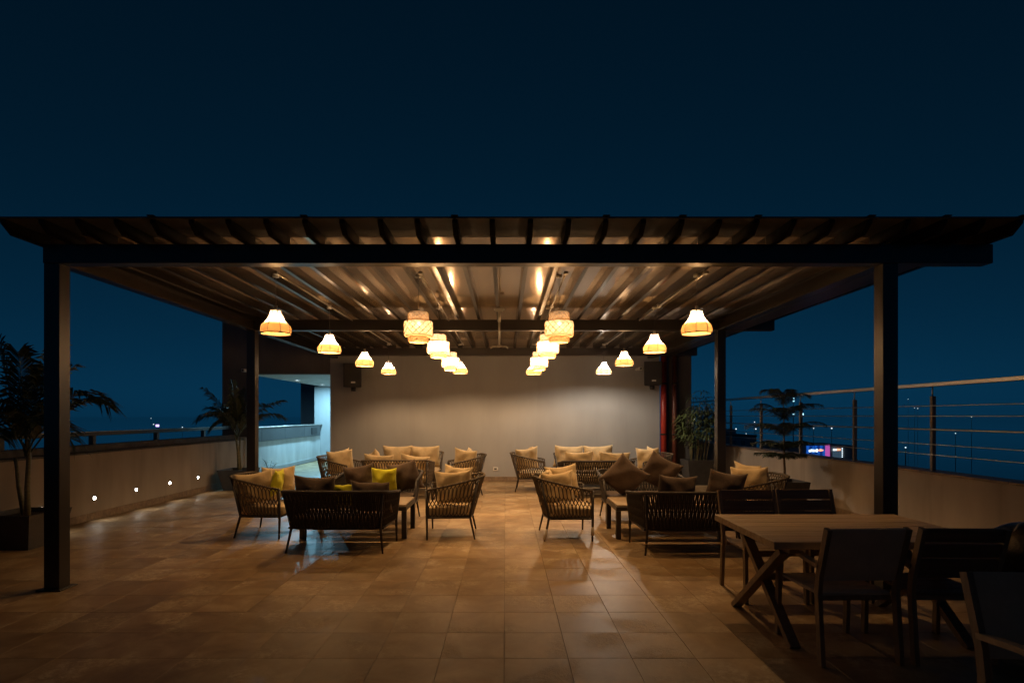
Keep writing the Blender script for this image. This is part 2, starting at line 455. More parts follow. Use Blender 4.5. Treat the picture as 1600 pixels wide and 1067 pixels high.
# ------------------------------------------------------------------ terrace floor
REAR_Y = 12.92
LWALL_X = -6.16
RWALL_X = 5.20
TS = 0.41
floor = MB().box(-6.9, 5.7, -3.0, 20.5, -0.45, -0.010).build('terrace_floor', 'grout')
tag(floor, kind='structure')
tile_bm = MB()
g, hh, ch = 0.0009, 0.0, 0.0012
a = TS / 2 - g
tile_bm.add([(-a, -a, -0.009), (a, -a, -0.009), (a, a, -0.009), (-a, a, -0.009),
             (-a, -a, -ch), (a, -a, -ch), (a, a, -ch), (-a, a, -ch),
             (-a + ch, -a + ch, 0), (a - ch, -a + ch, 0), (a - ch, a - ch, 0), (-a + ch, a - ch, 0)],
            [(0, 1, 5, 4), (1, 2, 6, 5), (2, 3, 7, 6), (3, 0, 4, 7), (4, 5, 9, 8), (5, 6, 10, 9), (6, 7, 11, 10), (7, 4, 8, 11), (8, 9, 10, 11)])
tile_me = tile_bm.mesh('floor_tile'); tile_me.materials.append(MATS['travertine_tile'])
cells = []
for i in range(-16, 14):
    for j in range(-6, 50):
        x = -0.01 + (i + 0.5) * TS; y = 3.49 + (j - 5 + 0.5) * TS
        if x - TS / 2 < -6.7 or x + TS / 2 > RWALL_X + 0.2: continue
        if y > 19.6 or y < -1.5: continue
        if y > REAR_Y + 0.3 and x > -4.0 and x < 3.6: continue
        vis = 0
        if y > 2.75:
            px = 790 + x / y * F_PX
            if -20 < px < 1620: vis = 1
        cells.append((0 if vis else 1, y, abs(x), x, y))
cells.sort()
rest = MB()
for k, (nv, _, _, x, y) in enumerate(cells):
    tilt = (random.uniform(-1, 1) * 0.0008, random.uniform(-1, 1) * 0.0008, 0)
    dz = random.uniform(-0.0007, 0.0)
    if k < 300 and not nv:
        put('floor_tile', tile_me, floor, (x, y, dz), tilt)
    else:
        M = Matrix.Translation((x, y, dz)) @ Euler(tilt).to_matrix().to_4x4()
        rest.add([(M @ Vector(p))[:] for p in tile_bm.v], tile_bm.f)
tag(rest.build('far_floor_tiles', 'travertine_tile', floor), kind='stuff')

# ------------------------------------------------------------------ pergola
FB0, FB1 = 4.84, 4.966       # front beam depth
ZB, ZT = 2.911, 3.08         # beam bottom / top
MID0, BACK0 = 8.63, 12.2
perg = thing('pergola', 'large dark steel pergola with bronze sheet roof over the lounge', 'pergola', (-0.3, 8.6, 0))
def pp(name, m, x0, x1, y0, y1, z0, z1, b=0.004):
    o = MB().box(x0 + 0.3, x1 + 0.3, y0 - 8.6, y1 - 8.6, z0, z1, b).build(name, m, perg)
    return o
pp('cross_beam', 'frame_paint', -4.12, 4.34, FB0, FB1, ZB, ZT)
pp('cross_beam', 'frame_paint', -4.12, 4.27, MID0, MID0 + 0.126, ZB, ZT)
pp('cross_beam', 'frame_paint', -4.12, 4.30, BACK0, BACK0 + 0.126, ZB, ZT)
for sx0, sx1 in ((-4.114, -3.975), (3.362, 3.497)):
    pp('post', 'frame_paint', sx0, sx1, FB0 + 0.003, FB0 + 0.128, 0.004, ZB - 0.002)
    pp('base_plate', 'frame_paint', sx0 - 0.04, sx1 + 0.04, FB0 - 0.035, FB0 + 0.165, 0.0, 0.012, 0.002)
    pp('post', 'frame_paint', sx0, sx1, MID0 + 0.003, MID0 + 0.128, 0.004, ZB - 0.002)
    pp('base_plate', 'frame_paint', sx0 - 0.04, sx1 + 0.04, MID0 - 0.035, MID0 + 0.165, 0.0, 0.012, 0.002)
for sx0, sx1 in ((-4.112, -3.977), (3.365, 3.495)):
    for y0, y1 in ((FB1 + 0.001, MID0 - 0.001), (MID0 + 0.127, BACK0 - 0.001), (BACK0 + 0.127, REAR_Y - 0.006)):
        pp('side_beam', 'rafter_paint', sx0, sx1, y0, y1, ZB + 0.003, ZT - 0.003)
for y0, y1 in ((FB1 + 0.002, MID0 - 0.002), (MID0 + 0.128, BACK0 - 0.002)):
    pp('side_gutter', 'frame_paint', 3.50, 3.775, y0, y1, ZB + 0.004, ZT - 0.004)
# rafters with raked front ends
RX0, RSP, NR = -4.185, 0.3137, 28
RH = 0.105
TALL = {4, 8, 12, 16, 18, 20, 23, 25, 27}
rb = MB()
w = 0.022
y0b, y0t, y1 = 4.62 - 8.6, 4.525 - 8.6, REAR_Y - 0.01 - 8.6
zz0, zz1 = ZT + 0.001, ZT + RH
ys_ = 4.972 - 8.6          # split at the front beam: bronze behind, tails coloured dark to stand for shade
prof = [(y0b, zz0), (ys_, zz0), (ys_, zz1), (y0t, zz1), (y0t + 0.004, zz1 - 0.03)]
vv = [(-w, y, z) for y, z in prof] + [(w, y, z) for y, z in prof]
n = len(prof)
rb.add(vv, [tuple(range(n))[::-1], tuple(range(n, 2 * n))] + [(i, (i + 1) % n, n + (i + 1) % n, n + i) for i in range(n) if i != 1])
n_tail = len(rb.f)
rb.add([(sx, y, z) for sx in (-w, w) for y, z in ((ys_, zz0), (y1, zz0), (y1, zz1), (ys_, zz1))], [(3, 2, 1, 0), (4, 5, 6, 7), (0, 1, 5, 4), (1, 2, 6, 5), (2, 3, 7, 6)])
r_me = rb.mesh('rafter'); r_me.materials.append(MATS['rafter_paint']); r_me.materials.append(MATS['shaded_tail'])
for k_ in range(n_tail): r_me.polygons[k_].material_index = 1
rxs = []
for k in range(NR):
    x = RX0 + k * RSP + random.uniform(-0.006, 0.006)
    rxs.append(x)
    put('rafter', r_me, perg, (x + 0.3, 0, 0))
# roof sheets between the joint strips
joints = [-4.25] + [rxs[k] for k in (4, 8, 12, 16, 20, 23)] + [rxs[27] + 0.05]
for i in range(len(joints) - 1):
    pp('roof_sheet', 'roof_sheet', joints[i] + 0.004, joints[i + 1] - 0.004, 4.985, REAR_Y - 0.012, ZT + RH + 0.002, ZT + RH + 0.014, 0)
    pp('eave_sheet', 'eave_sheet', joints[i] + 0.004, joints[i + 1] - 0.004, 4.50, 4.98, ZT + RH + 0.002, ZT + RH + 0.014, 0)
for k in TALL:
    pp('joint_strip', 'frame_paint', rxs[k] - 0.03, rxs[k] + 0.03, 4.485, REAR_Y - 0.02, ZT + RH + 0.016, ZT + RH + 0.026, 0.003)

# ------------------------------------------------------------------ rear wall, corridor
OPX0, OPX1, OPZ = -6.08, -4.165, 2.55
WTOP = 4.4
rw = thing('rear_wall', 'tall grey plaster wall behind the lounge with an opening to a corridor', 'wall', (-1.5, REAR_Y, 0))
def rwp(name, m, x0, x1, y0, y1, z0, z1, b=0.0):
    return MB().box(x0 + 1.5, x1 + 1.5, y0 - REAR_Y, y1 - REAR_Y, z0, z1, b).build(name, m, rw)
rwp('wall_panel', 'rear_plaster', OPX1, 3.66, REAR_Y, REAR_Y + 0.22, 0.002, WTOP)
rwp('lintel', 'dark_plaster', OPX0, OPX1 - 0.001, REAR_Y, REAR_Y + 0.22, OPZ, WTOP)
rwp('pier', 'dark_plaster', -6.73, OPX0 - 0.001, REAR_Y, REAR_Y + 0.22, 0.002, WTOP)
xs = OPX1 + 0.02
while xs < 3.6:
    xe = min(xs + 0.6, 3.63)
    rwp('skirting', 'skirting_stone', xs + 0.002, xe - 0.002, REAR_Y - 0.016, REAR_Y - 0.001, 0.003, 0.115, 0.002)
    xs = xe
for sx, lb in ((-0.24, 'small white socket plate low on the rear wall at the end of the aisle'), (-0.62, 'small white socket plate on the rear wall left of the aisle end')):
    sk = thing('wall_socket', lb, 'socket', (sx, REAR_Y - 0.002, 0.30))
    box_part('plate', 'white_plastic', sk, -0.06, 0.06, -0.012, 0.0, -0.04, 0.04, 0.003)
    box_part('insert', 'black_plastic', sk, -0.03, 0.03, -0.016, -0.0125, -0.018, 0.018, 0.001)
pl = thing('parapet_patch', 'pale block added at the foot of the dark pier for the bluish lit corridor parapet', 'stand-in', (-6.22, REAR_Y - 0.05, 0))  # made-up block, its pale colour stands for bluish light on the corridor parapet
box_part('block', 'white_plaster', pl, -0.13, 0.11, -0.06, 0.045, 0.002, 1.03, 0.006)
box_part('cap', 'white_plaster', pl, -0.14, 0.12, -0.07, 0.046, 1.032, 1.055, 0.004)

cor = thing('corridor', 'corridor beyond the opening with white ceiling and cool light', 'corridor', (-5.2, 16.0, 0))
def cp(name, m, x0, x1, y0, y1, z0, z1, b=0.0, par=None):
    return MB().box(x0 + 5.2, x1 + 5.2, y0 - 16, y1 - 16, z0, z1, b).build(name, m, par or cor)
CX = -6.62
cp('ceiling', 'white_plaster', CX, -4.0, REAR_Y + 0.223, 20.2, 2.62, 2.80)
cp('end_wall', 'rear_plaster', -6.85, -4.0, 19.5, 19.7, 0.002, 2.617)
cp('side_wall', 'white_plaster', -4.16, -3.98, REAR_Y + 0.223, 19.497, 0.002, 2.617)
cp('parapet', 'white_plaster', -6.80, CX, REAR_Y + 0.223, 19.497, 0.002, 0.86)
cp('skirting', 'rear_plaster', CX + 0.001, CX + 0.016, REAR_Y + 0.23, 19.49, 0.003, 0.11)
yb = REAR_Y + 0.23
while yb < 19.3:
    ye = min(yb + 1.55, 19.47)
    cp('cladding_panel', 'aluminium_band', -6.79, CX + 0.035, yb + 0.004, ye - 0.004, 0.865, 1.235, 0.006)
    yb = ye
cp('coping', 'steel', -6.82, CX + 0.05, REAR_Y + 0.23, 19.49, 1.24, 1.262, 0.004)
cp('vent_box', 'black_plastic', CX + 0.037, CX + 0.06, 18.45, 18.95, 0.93, 1.16, 0.004)
tw = thing('stair_tower', 'dark tower block standing outside beyond the corridor parapet', 'tower', (-8.0, 22.8, -5))
box_part('wall', 'distant_wall', tw, -0.36, 0.25, -0.6, 0.6, 0, 8.6)
box_part('roof_slab', 'distant_roof', tw, -0.40, 0.28, -0.66, 0.66, 8.602, 8.75)
for k, (x, y, desc) in enumerate(((-6.2, 16.2, 'nearer'), (-6.2, 18.4, 'farther'))):
    d = thing('downlight', f'round recessed white downlight, the {desc} one in the corridor ceiling', 'downlight', (x, y, 2.617), 0, 'corridor downlights')
    MB().lathe([(0.085, 0.0), (0.085, -0.012), (0.065, -0.012)], 24).build('trim_ring', 'white_plastic', d)
    MB().lathe([(0.064, -0.006), (0.0005, -0.006)], 24).build('diffuser', 'cool_glow', d)
    ld = bpy.data.lights.new('downlight_lamp', 'AREA'); ld.shape = 'DISK'; ld.size = 0.12; ld.energy = 120; ld.color = (0.34, 0.75, 1.0)
    lo = bpy.data.objects.new('downlight_lamp', ld); C.objects.link(lo); lo.parent = d; lo.location = (0, 0, -0.016)

# added unseen block behind the camera, keeps blue sky light off the furniture
sh = thing('sky_blocker', 'added cream plaster block behind the camera that keeps sky light off the terrace', 'building', (-0.5, -1.75, 0))
box_part('wall', 'cream_plaster', sh, -5.62, 5.65, -1.1, 0.0, 0.002, 3.9)
box_part('roof_slab', 'dark_stone', sh, -5.8, 5.85, -1.3, 0.25, 3.902, 4.05)
sd = box_part('blocker_door', 'frame_paint', sh, -0.5, 0.5, 0.002, 0.05, 0.004, 2.15, 0.004)
box_part('handle', 'steel', sd, 0.36, 0.40, 0.051, 0.10, 1.0, 1.14, 0.004)

# ------------------------------------------------------------------ left parapet with rail and step lights
lp = thing('left_parapet', 'cream plaster parapet wall along the left edge of the terrace', 'wall', (LWALL_X, 7, 0))
def lpp(name, m, x0, x1, y0, y1, z0, z1, b=0.0):
    return MB().box(x0 - LWALL_X, x1 - LWALL_X, y0 - 7, y1 - 7, z0, z1, b).build(name, m, lp)
lpp('wall', 'cream_plaster', LWALL_X - 0.34, LWALL_X, -2.85, REAR_Y - 0.003, 0.002, 0.985)
ys = -2.8
while ys < REAR_Y - 0.1:
    ye = min(ys + 0.6, REAR_Y - 0.01)
    lpp('skirting', 'skirting_stone', LWALL_X + 0.001, LWALL_X + 0.016, ys + 0.002, ye - 0.002, 0.003, 0.115, 0.002)
    ys = ye
ys = -2.8
while ys < REAR_Y - 0.1:
    ye = min(ys + 1.2, REAR_Y - 0.01)
    lpp('coping_slab', 'dark_stone', LWALL_X - 0.36, LWALL_X + 0.012, ys + 0.003, ye - 0.003, 0.987, 1.012, 0.004)
    lpp('kerb_slab', 'dark_stone', LWALL_X - 0.36, LWALL_X - 0.17, ys + 0.003, ye - 0.003, 1.013, 1.11, 0.006)
    ys = ye
lr = thing('left_handrail', 'dark handrail with shiny top on short posts above the left parapet', 'railing', (LWALL_X - 0.26, 7, 1.11))
for y in [-2.4 + 1.55 * k for k in range(10)]:
    if y < REAR_Y - 0.1:
        box_part('post', 'frame_paint', lr, -0.035, 0.035, y - 7.035, y - 6.965, 0.0, 0.135, 0.003)
box_part('rail', 'frame_paint', lr, -0.05, 0.05, -9.8, REAR_Y - 7.02, 0.136, 0.192, 0.004)
box_part('rail_cap', 'steel', lr, -0.055, 0.055, -9.8, REAR_Y - 7.02, 0.194, 0.203, 0.002)
for k, y in enumerate((7.2, 8.14, 9.06, 9.97, 10.88)):
    nm = ['half hidden behind the big palm planter', 'second from the big palm planter', 'third from the big palm planter', 'fourth from the big palm planter', 'farthest, before the small palm planter'][k]
    s = thing('step_light', f'square lit step light in the left parapet, {nm}', 'wall light', (LWALL_X, y, 0.325), 0, 'step lights in the left parapet')
    MB().box(0.001, 0.012, -0.038, 0.038, 0.021, 0.032, 0.002).box(0.001, 0.012, -0.038, 0.038, -0.032, -0.021, 0.002).box(0.001, 0.012, -0.038, -0.027, -0.0205, 0.0205).box(0.001, 0.012, 0.027, 0.038, -0.0205, 0.0205).build('trim_frame', 'black_plastic', s)
    box_part('lens', 'step_glow', s, 0.001, 0.006, -0.0265, 0.0265, -0.0205, 0.0205)
    ld = bpy.data.lights.new('step_lamp', 'AREA'); ld.shape = 'RECTANGLE'; ld.size = 0.05; ld.size_y = 0.07; ld.energy = 0.5; ld.color = (1.0, 0.90, 0.75); ld.spread = R(110)
    lo = bpy.data.objects.new('step_lamp', ld); C.objects.link(lo); lo.parent = s; lo.location = (0.022, 0, -0.01); lo.rotation_euler = (0, R(-50), 0)

# ------------------------------------------------------------------ right parapet and cable railing
rp = thing('right_parapet', 'low plaster parapet wall along the right edge of the terrace', 'wall', (RWALL_X, 7, 0))
def rpp(name, m, x0, x1, y0, y1, z0, z1, b=0.0):
    return MB().box(x0 - RWALL_X, x1 - RWALL_X, y0 - 7, y1 - 7, z0, z1, b).build(name, m, rp)
rpp('wall', 'cream_plaster', RWALL_X, RWALL_X + 0.24, -2.9, 16.4, 0.002, 0.845)
ys = -2.8
while ys < 16.3:
    ye = min(ys + 0.6, 16.39)
    rpp('skirting', 'skirting_stone', RWALL_X - 0.016, RWALL_X - 0.001, ys + 0.002, ye - 0.002, 0.003, 0.115, 0.002)
    ys = ye
ys = -2.8; k = 0
while ys < 16.3:
    ye = min(ys + 1.2, 16.39)
    rpp('coping_slab', 'brown_coping', RWALL_X - 0.025, RWALL_X + 0.26, ys + 0.003, ye - 0.003, 0.847, 0.872 + 0.001 * (k % 3), 0.004)
    ys = ye; k += 1
rr = thing('cable_railing', 'steel railing with flat handrail and horizontal rods above the right parapet', 'railing', (RWALL_X + 0.05, 7, 0.876))
PY = [5.2 + 1.5 * k for k in range(-5, 8)]
for y in PY:
    MB().box(-0.010, 0.037, y - 7.02, y - 6.98, 0.0, 0.92, 0.002).build('post', 'post_paint', rr)
    MB().tube([(0.008, y - 7, 0.921), (0.008, y - 7, 1.036)], 0.008, 8).build('pin', 'steel', rr)
box_part('handrail', 'steel', rr, -0.03, 0.04, PY[0] - 7.2, 9.3, 1.037, 1.085, 0.005)
for z, r in ((0.201, 0.006), (0.327, 0.006), (0.511, 0.011), (0.674, 0.006), (0.80, 0.006)):
    MB().tube([(-0.024, PY[0] - 7.2, z), (-0.024, 9.3, z)], r, 8).build('rod', 'steel', rr)

# ------------------------------------------------------------------ red pipes and brown column at the rear right
for k, (x, r, desc) in enumerate(((3.76, 0.072, 'bright red standpipe riser at the right end of the rear wall', ), (4.02, 0.06, 'dull red pipe beside the brown column at the rear right'))):
    t = thing('standpipe', desc, 'pipe', (x, REAR_Y + 0.02, 0))
    MB().tube([(0, 0, 0.03), (0, 0, 3.05)], r, 20).build('pipe', 'red_paint' if k == 0 else 'brown_red', t)
    MB().tube([(0, 0, 0.002), (0, 0, 0.029)], r + 0.03, 20).build('flange', 'red_paint' if k == 0 else 'brown_red', t)
    for z in (1.1, 2.3):
        MB().tube([(0, 0, z), (0, 0, z + 0.04)], r + 0.012, 20).build('clamp', 'frame_paint', t)
t = thing('corner_column', 'dark brown column behind the bushy potted plant', 'column', (4.25, REAR_Y + 0.28, 0))
box_part('shaft', 'dark_plaster', t, -0.32, 0.22, -0.12, 0.15, 0.002, 3.6, 0.01)
box_part('foot', 'skirting_stone', t, -0.34, 0.24, -0.14, 0.17, 0.002, 0.12, 0.006)

# ------------------------------------------------------------------ loudspeakers and cameras
def speaker(x, z, rz, label):
    s = thing('loudspeaker', label, 'speaker', (x, REAR_Y - 0.30, z), rz, 'wall loudspeakers')
    b = MB()
    b.add([(-0.20, -0.17, -0.27), (0.20, -0.17, -0.27), (0.14, 0.16, -0.27), (-0.14, 0.16, -0.27), (-0.20, -0.17, 0.27), (0.20, -0.17, 0.27), (0.14, 0.16, 0.27), (-0.14, 0.16, 0.27)],
          [(3, 2, 1, 0), (4, 5, 6, 7), (0, 1, 5, 4), (1, 2, 6, 5), (2, 3, 7, 6), (3, 0, 4, 7)])
    b.build('cabinet', 'black_plastic', s)
    box_part('grille', 'speaker_grille', s, -0.18, 0.18, -0.184, -0.171, -0.25, 0.25, 0.004)
    box_part('badge', 'white_plastic', s, -0.03, 0.065, -0.19, -0.185, -0.185, -0.15, 0.001)
    MB().tube([(0, 0.0, -0.36), (0, 0.0, -0.272)], 0.055, 12).build('bracket_socket', 'black_plastic', s)
    MB().tube([(0, 0.0, -0.33), (0, 0.293, -0.33)], 0.02, 8).build('bracket_arm', 'black_plastic', s)
speaker(-3.53, 2.49, R(8), 'black loudspeaker on the rear wall beside the corridor opening')
speaker(3.40, 2.53, R(-8), 'black loudspeaker on the rear wall beside the red pipe')
def cctv(x, y, z, s, label):
    t = thing('security_camera', label, 'camera', (x, y, z), 0)
    MB().tube([(0, 0, 0), (0, -0.07, 0)], 0.03, 12).build('mount', 'white_plastic', t)
    MB().box(-0.04 + 0.06 * s, 0.04 + 0.06 * s, -0.2, -0.072, -0.035, 0.035, 0.006).build('housing', 'white_plastic', t)
    MB().tube([(0.06 * s, -0.201, 0), (0.06 * s, -0.215, 0)], 0.025, 12).build('lens', 'black_plastic', t)
cctv(-6.20, REAR_Y - 0.002, 2.62, 1, 'small white security camera on the dark pier beside the corridor')
cctv(3.10, REAR_Y - 0.002, 2.66, 1, 'small white security camera left of the right loudspeaker')
t = thing('wall_conduit', 'thin pale vertical conduit running down the dark pier', 'conduit', (-6.105, REAR_Y - 0.015, 0))
MB().tube([(0, 0, 1.06), (0, 0, 2.5)], 0.012, 8).build('tube', 'white_plastic', t)
for z in (1.3, 1.9, 2.4):
    MB().box(-0.022, 0.022, -0.016, 0.013, z, z + 0.02).build('clip', 'steel', t)

# ------------------------------------------------------------------ pendant lamps
ROWS = (-2.48, -0.95, 0.59, 2.07)
LY = (5.88, 7.62, 9.52, 11.5)
TOPZ = ZT                      # underside of the rafters
def pend_common(t, drop, cord_top):
    MB().tube([(0, 0, drop), (0, 0, cord_top - 0.028)], 0.0035, 6).build('cord', 'black_plastic', t)
    MB().tube([(0, 0, cord_top - 0.03), (0, 0, cord_top - 0.002)], 0.035, 16).build('ceiling_cup', 'conduit', t)
def lamp_light(t, z, w, col=LAMP_COL, soft=0.03):
    ld = bpy.data.lights.new('bulb_light', 'POINT'); ld.energy = w; ld.color = col; ld.shadow_soft_size = soft
    lo = bpy.data.objects.new('bulb_light', ld); C.objects.link(lo); lo.parent = t; lo.location = (0, 0, z)
def bell_profile():
    # radius, height above the rim
    return [(0.160, 0.0), (0.169, 0.02), (0.170, 0.05), (0.158, 0.085), (0.130, 0.115), (0.100, 0.145), (0.080, 0.18), (0.068, 0.215), (0.060, 0.250)]
BP = bell_profile()
def make_bell(loc, label, bulb_z, w, col=LAMP_COL):
    cord = TOPZ - loc[2]
    t = thing('bell_lamp', label, 'pendant lamp', loc, random.uniform(0, 1.0), 'bell shaped cane pendant lamps')
    t.scale = (0.94, 0.94, 1.0)
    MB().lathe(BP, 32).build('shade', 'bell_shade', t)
    for k in range(8):
        a = 2 * PI * k / 8
        MB().tube([((r + 0.002) * math.cos(a), (r + 0.002) * math.sin(a), z) for r, z in BP], 0.0035, 5).build('rib', 'cane_rib', t)
    MB().lathe([(0.163, -0.006), (0.168, 0.0), (0.163, 0.006), (0.158, 0.0), (0.163, -0.006)], 32).build('bottom_ring', 'cane_rib', t)
    MB().lathe([(0.063, 0.245), (0.066, 0.25), (0.063, 0.256), (0.058, 0.25), (0.063, 0.245)], 20).build('top_ring', 'cane_rib', t)
    MB().tube([(0, 0, 0.20), (0, 0, 0.30)], 0.018, 12).build('socket', 'conduit', t)
    MB().lathe([(0.004, bulb_z + 0.03), (0.022, bulb_z + 0.042), (0.028, bulb_z + 0.06), (0.020, bulb_z + 0.085), (0.012, 0.199)], 14).build('bulb', 'bulb_glow', t)
    pend_common(t, 0.301, cord)
    lamp_light(t, bulb_z, w, col, 0.03)
DRUM = [(0.105, 0.075, 0.0, 0.0), ]
def make_drum(loc, label, w, col=LAMP_COL):
    cord = TOPZ - loc[2]
    t = thing('drum_lamp', label, 'pendant lamp', loc, random.uniform(0, 1.0), 'woven drum pendant lamps')
    t.scale = (0.96, 0.96, 1.0)
    tiers = (('lower_band', 0.112, 0.0, 0.062), ('middle_band', 0.160, 0.064, 0.226), ('upper_band', 0.112, 0.228, 0.325))
    for nm, r, z0, z1 in tiers:
        rc = 0.012
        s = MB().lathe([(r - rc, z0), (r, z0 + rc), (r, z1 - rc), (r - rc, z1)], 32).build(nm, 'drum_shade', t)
        lat = MB()
        nst = 14
        turn = (z1 - z0) / r * 0.9
        for d in (-1, 1):
            for k in range(nst):
                a0 = 2 * PI * k / nst
                pts = []
                for q in range(5):
                    f = q / 4
                    a = a0 + d * turn * f
                    pts.append(((r + 0.003 + 0.001 * d) * math.cos(a), (r + 0.003 + 0.001 * d) * math.sin(a), z0 + rc + (z1 - z0 - 2 * rc) * f))
                lat.tube(pts, 0.0034, 4, cap=False)
        tag(lat.build('cane_weave', 'cane_strip', s), kind='stuff')
        hp = MB()
        for z in (z0 + 0.004, z1 - 0.004):
            hp.lathe([(r - rc + 0.004, z - 0.004), (r - rc + 0.008, z), (r - rc + 0.004, z + 0.004), (r - rc, z), (r - rc + 0.004, z - 0.004)], 28)
        hp.build('hoop', 'cane_strip', s)
    MB().lathe([(0.101, 0.064), (0.146, 0.0645)], 28).build('lower_shelf', 'drum_shade', t)
    MB().lathe([(0.146, 0.2265), (0.101, 0.227)], 28).build('upper_shelf', 'drum_shade', t)
    MB().tube([(0, 0, 0.235), (0, 0, 0.34)], 0.018, 12).build('socket', 'conduit', t)
    MB().tube([(-0.10, 0, 0.322), (0.10, 0, 0.322)], 0.003, 6).build('spider_bar', 'conduit', t)
    MB().lathe([(0.004, 0.165), (0.024, 0.178), (0.03, 0.197), (0.022, 0.218), (0.012, 0.234)], 14).build('bulb', 'bulb_glow', t)
    pend_common(t, 0.341, cord)
    lamp_light(t, 0.135, w, col)
ROWP = (0.38, 1.2, 1.2, 1.0)      # bulbs differ a little in power and tint
ROWC = ((1.0, 0.55, 0.21), (1.0, 0.58, 0.25), (1.0, 0.60, 0.28), (1.0, 0.63, 0.33))
rown = ('outer left row', 'inner left row', 'inner right row', 'outer right row')
ordn = ('nearest of the', 'second in the', 'third in the', 'last, nearest the rear wall, in the')
for i, x in enumerate(ROWS):
    for j, y in enumerate(LY):
        bell = i in (0, 3) or j == 3
        xx = x + random.uniform(-0.015, 0.015)
        if bell:
            bz = (0.112, 0.098, 0.09, 0.075)[j]
            if i == 3 and j == 3: bz = 0.04
            if j == 3 and i in (1, 2): bz = 0.062
            make_bell((xx, y, 2.44 + random.uniform(-0.015, 0.015)), f'lit bell shaped cane lamp, {ordn[j]} {rown[i]}', bz, LAMP_W * ((1.75 if i == 3 else 1.2) if j == 3 else ((0.62 if i == 0 else 0.8) if j == 0 else ROWP[j])), (1.0, 0.84, 0.66) if (i == 3 and j == 3) else ROWC[j])
        else:
            make_drum((xx, y, 2.345 + (0.0, 0.02, 0.0)[j]), f'lit woven drum lamp, {ordn[j]} {rown[i]}', LAMP_W * 1.25 * ROWP[j], ROWC[j])
    # conduit feeding the row
    t = thing('lamp_conduit', f'metal conduit under the rafters feeding the {rown[i]} of lamps', 'conduit', (x + 0.05, 8.6, ZT - 0.014), 0, 'lamp conduits')
    MB().tube([(0, LY[0] - 8.6 - 0.1, 0), (0, MID0 - 8.6 - 0.01, 0)], 0.0105, 8).build('tube', 'conduit', t)
    MB().tube([(0, MID0 + 0.14 - 8.6, 0), (0, LY[3] - 8.6 + 0.1, 0)], 0.0105, 8).build('tube', 'conduit', t)
    for y in LY:
        box_part('junction_box', 'conduit', t, -0.022, 0.022, y - 8.6 - 0.15, y - 8.6 - 0.085, -0.018, 0.012, 0.003)

# projector mount hanging in the middle
t = thing('ceiling_mount', 'pale metal ceiling mount pole with a forked bracket in the middle', 'mount', (-0.09, 7.74, 2.53))
MB().tube([(0, 0, 0.03), (0, 0, 0.50)], 0.014, 10).build('pole', 'conduit', t)
MB().tube([(0, 0, 0.36), (0, 0, 0.505)], 0.02, 10).build('sleeve', 'conduit', t)
box_part('ceiling_plate', 'conduit', t, -0.075, 0.075, -0.05, 0.05, 0.53, 0.546, 0.003)
box_part('upper_bracket', 'conduit', t, -0.055, 0.055, -0.02, 0.02, 0.508, 0.528, 0.003)
MB().box(-0.03, 0.03, -0.03, 0.03, 0.0, 0.03, 0.004).build('hub', 'conduit', t)
for sx in (-1, 1):
    for sy in (-1, 1):
        MB().tube([(sx * 0.025, sy * 0.02, 0.012), (sx * 0.09, sy * 0.05, 0.012), (sx * 0.125, sy * 0.07, -0.012)], 0.006, 6).build('arm', 'conduit', t)

# ------------------------------------------------------------------ woven seats
def upath(wf, wb, yb, yf, rc, zf, zb, n1=10, n2=7, n3=16, bow=0.0):
    """U in plan: front left -> back -> front right; z runs from zf (front) to zb (back)"""
    pts = []
    for i in range(n1):
        f = i / n1
        pts.append((-(wf + (wb - wf) * f), yf + (yb + rc - yf) * f))
    for i in range(n2):
        a = PI / 2 * i / n2
        pts.append((-wb + rc - rc * math.cos(a), yb + rc - rc * math.sin(a)))
    for i in range(n3 + 1):
        f = i / n3
        x = -wb + rc + (2 * wb - 2 * rc) * f
        pts.append((x, yb - bow * math.sin(PI * f)))
    for i in range(1, n2 + 1):
        a = PI / 2 * (1 - i / n2)
        pts.append((wb - rc + rc * math.cos(a), yb + rc - rc * math.sin(a)))
    for i in range(1, n1 + 1):
        f = 1 - i / n1
        pts.append(((wf + (wb - wf) * f), yf + (yb + rc - yf) * f))
    out = []
    for x, y in pts:
        f = max(0, min(1, (yf - y) / (yf - yb)))
        f = f ** 1.15
        out.append(Vector((x, y, zf + (zb - zf) * f)))
    return out
def arclen(p):
    s = [0]
    for i in range(1, len(p)): s.append(s[-1] + (p[i] - p[i - 1]).length)
    return s
def at_t(p, s, t):
    L = max(0, min(1, t)) * s[-1]
    for i in range(1, len(p)):
        if s[i] >= L:
            f = (L - s[i - 1]) / max(1e-9, s[i] - s[i - 1])
            return p[i - 1].lerp(p[i], f)
    return p[-1].copy()

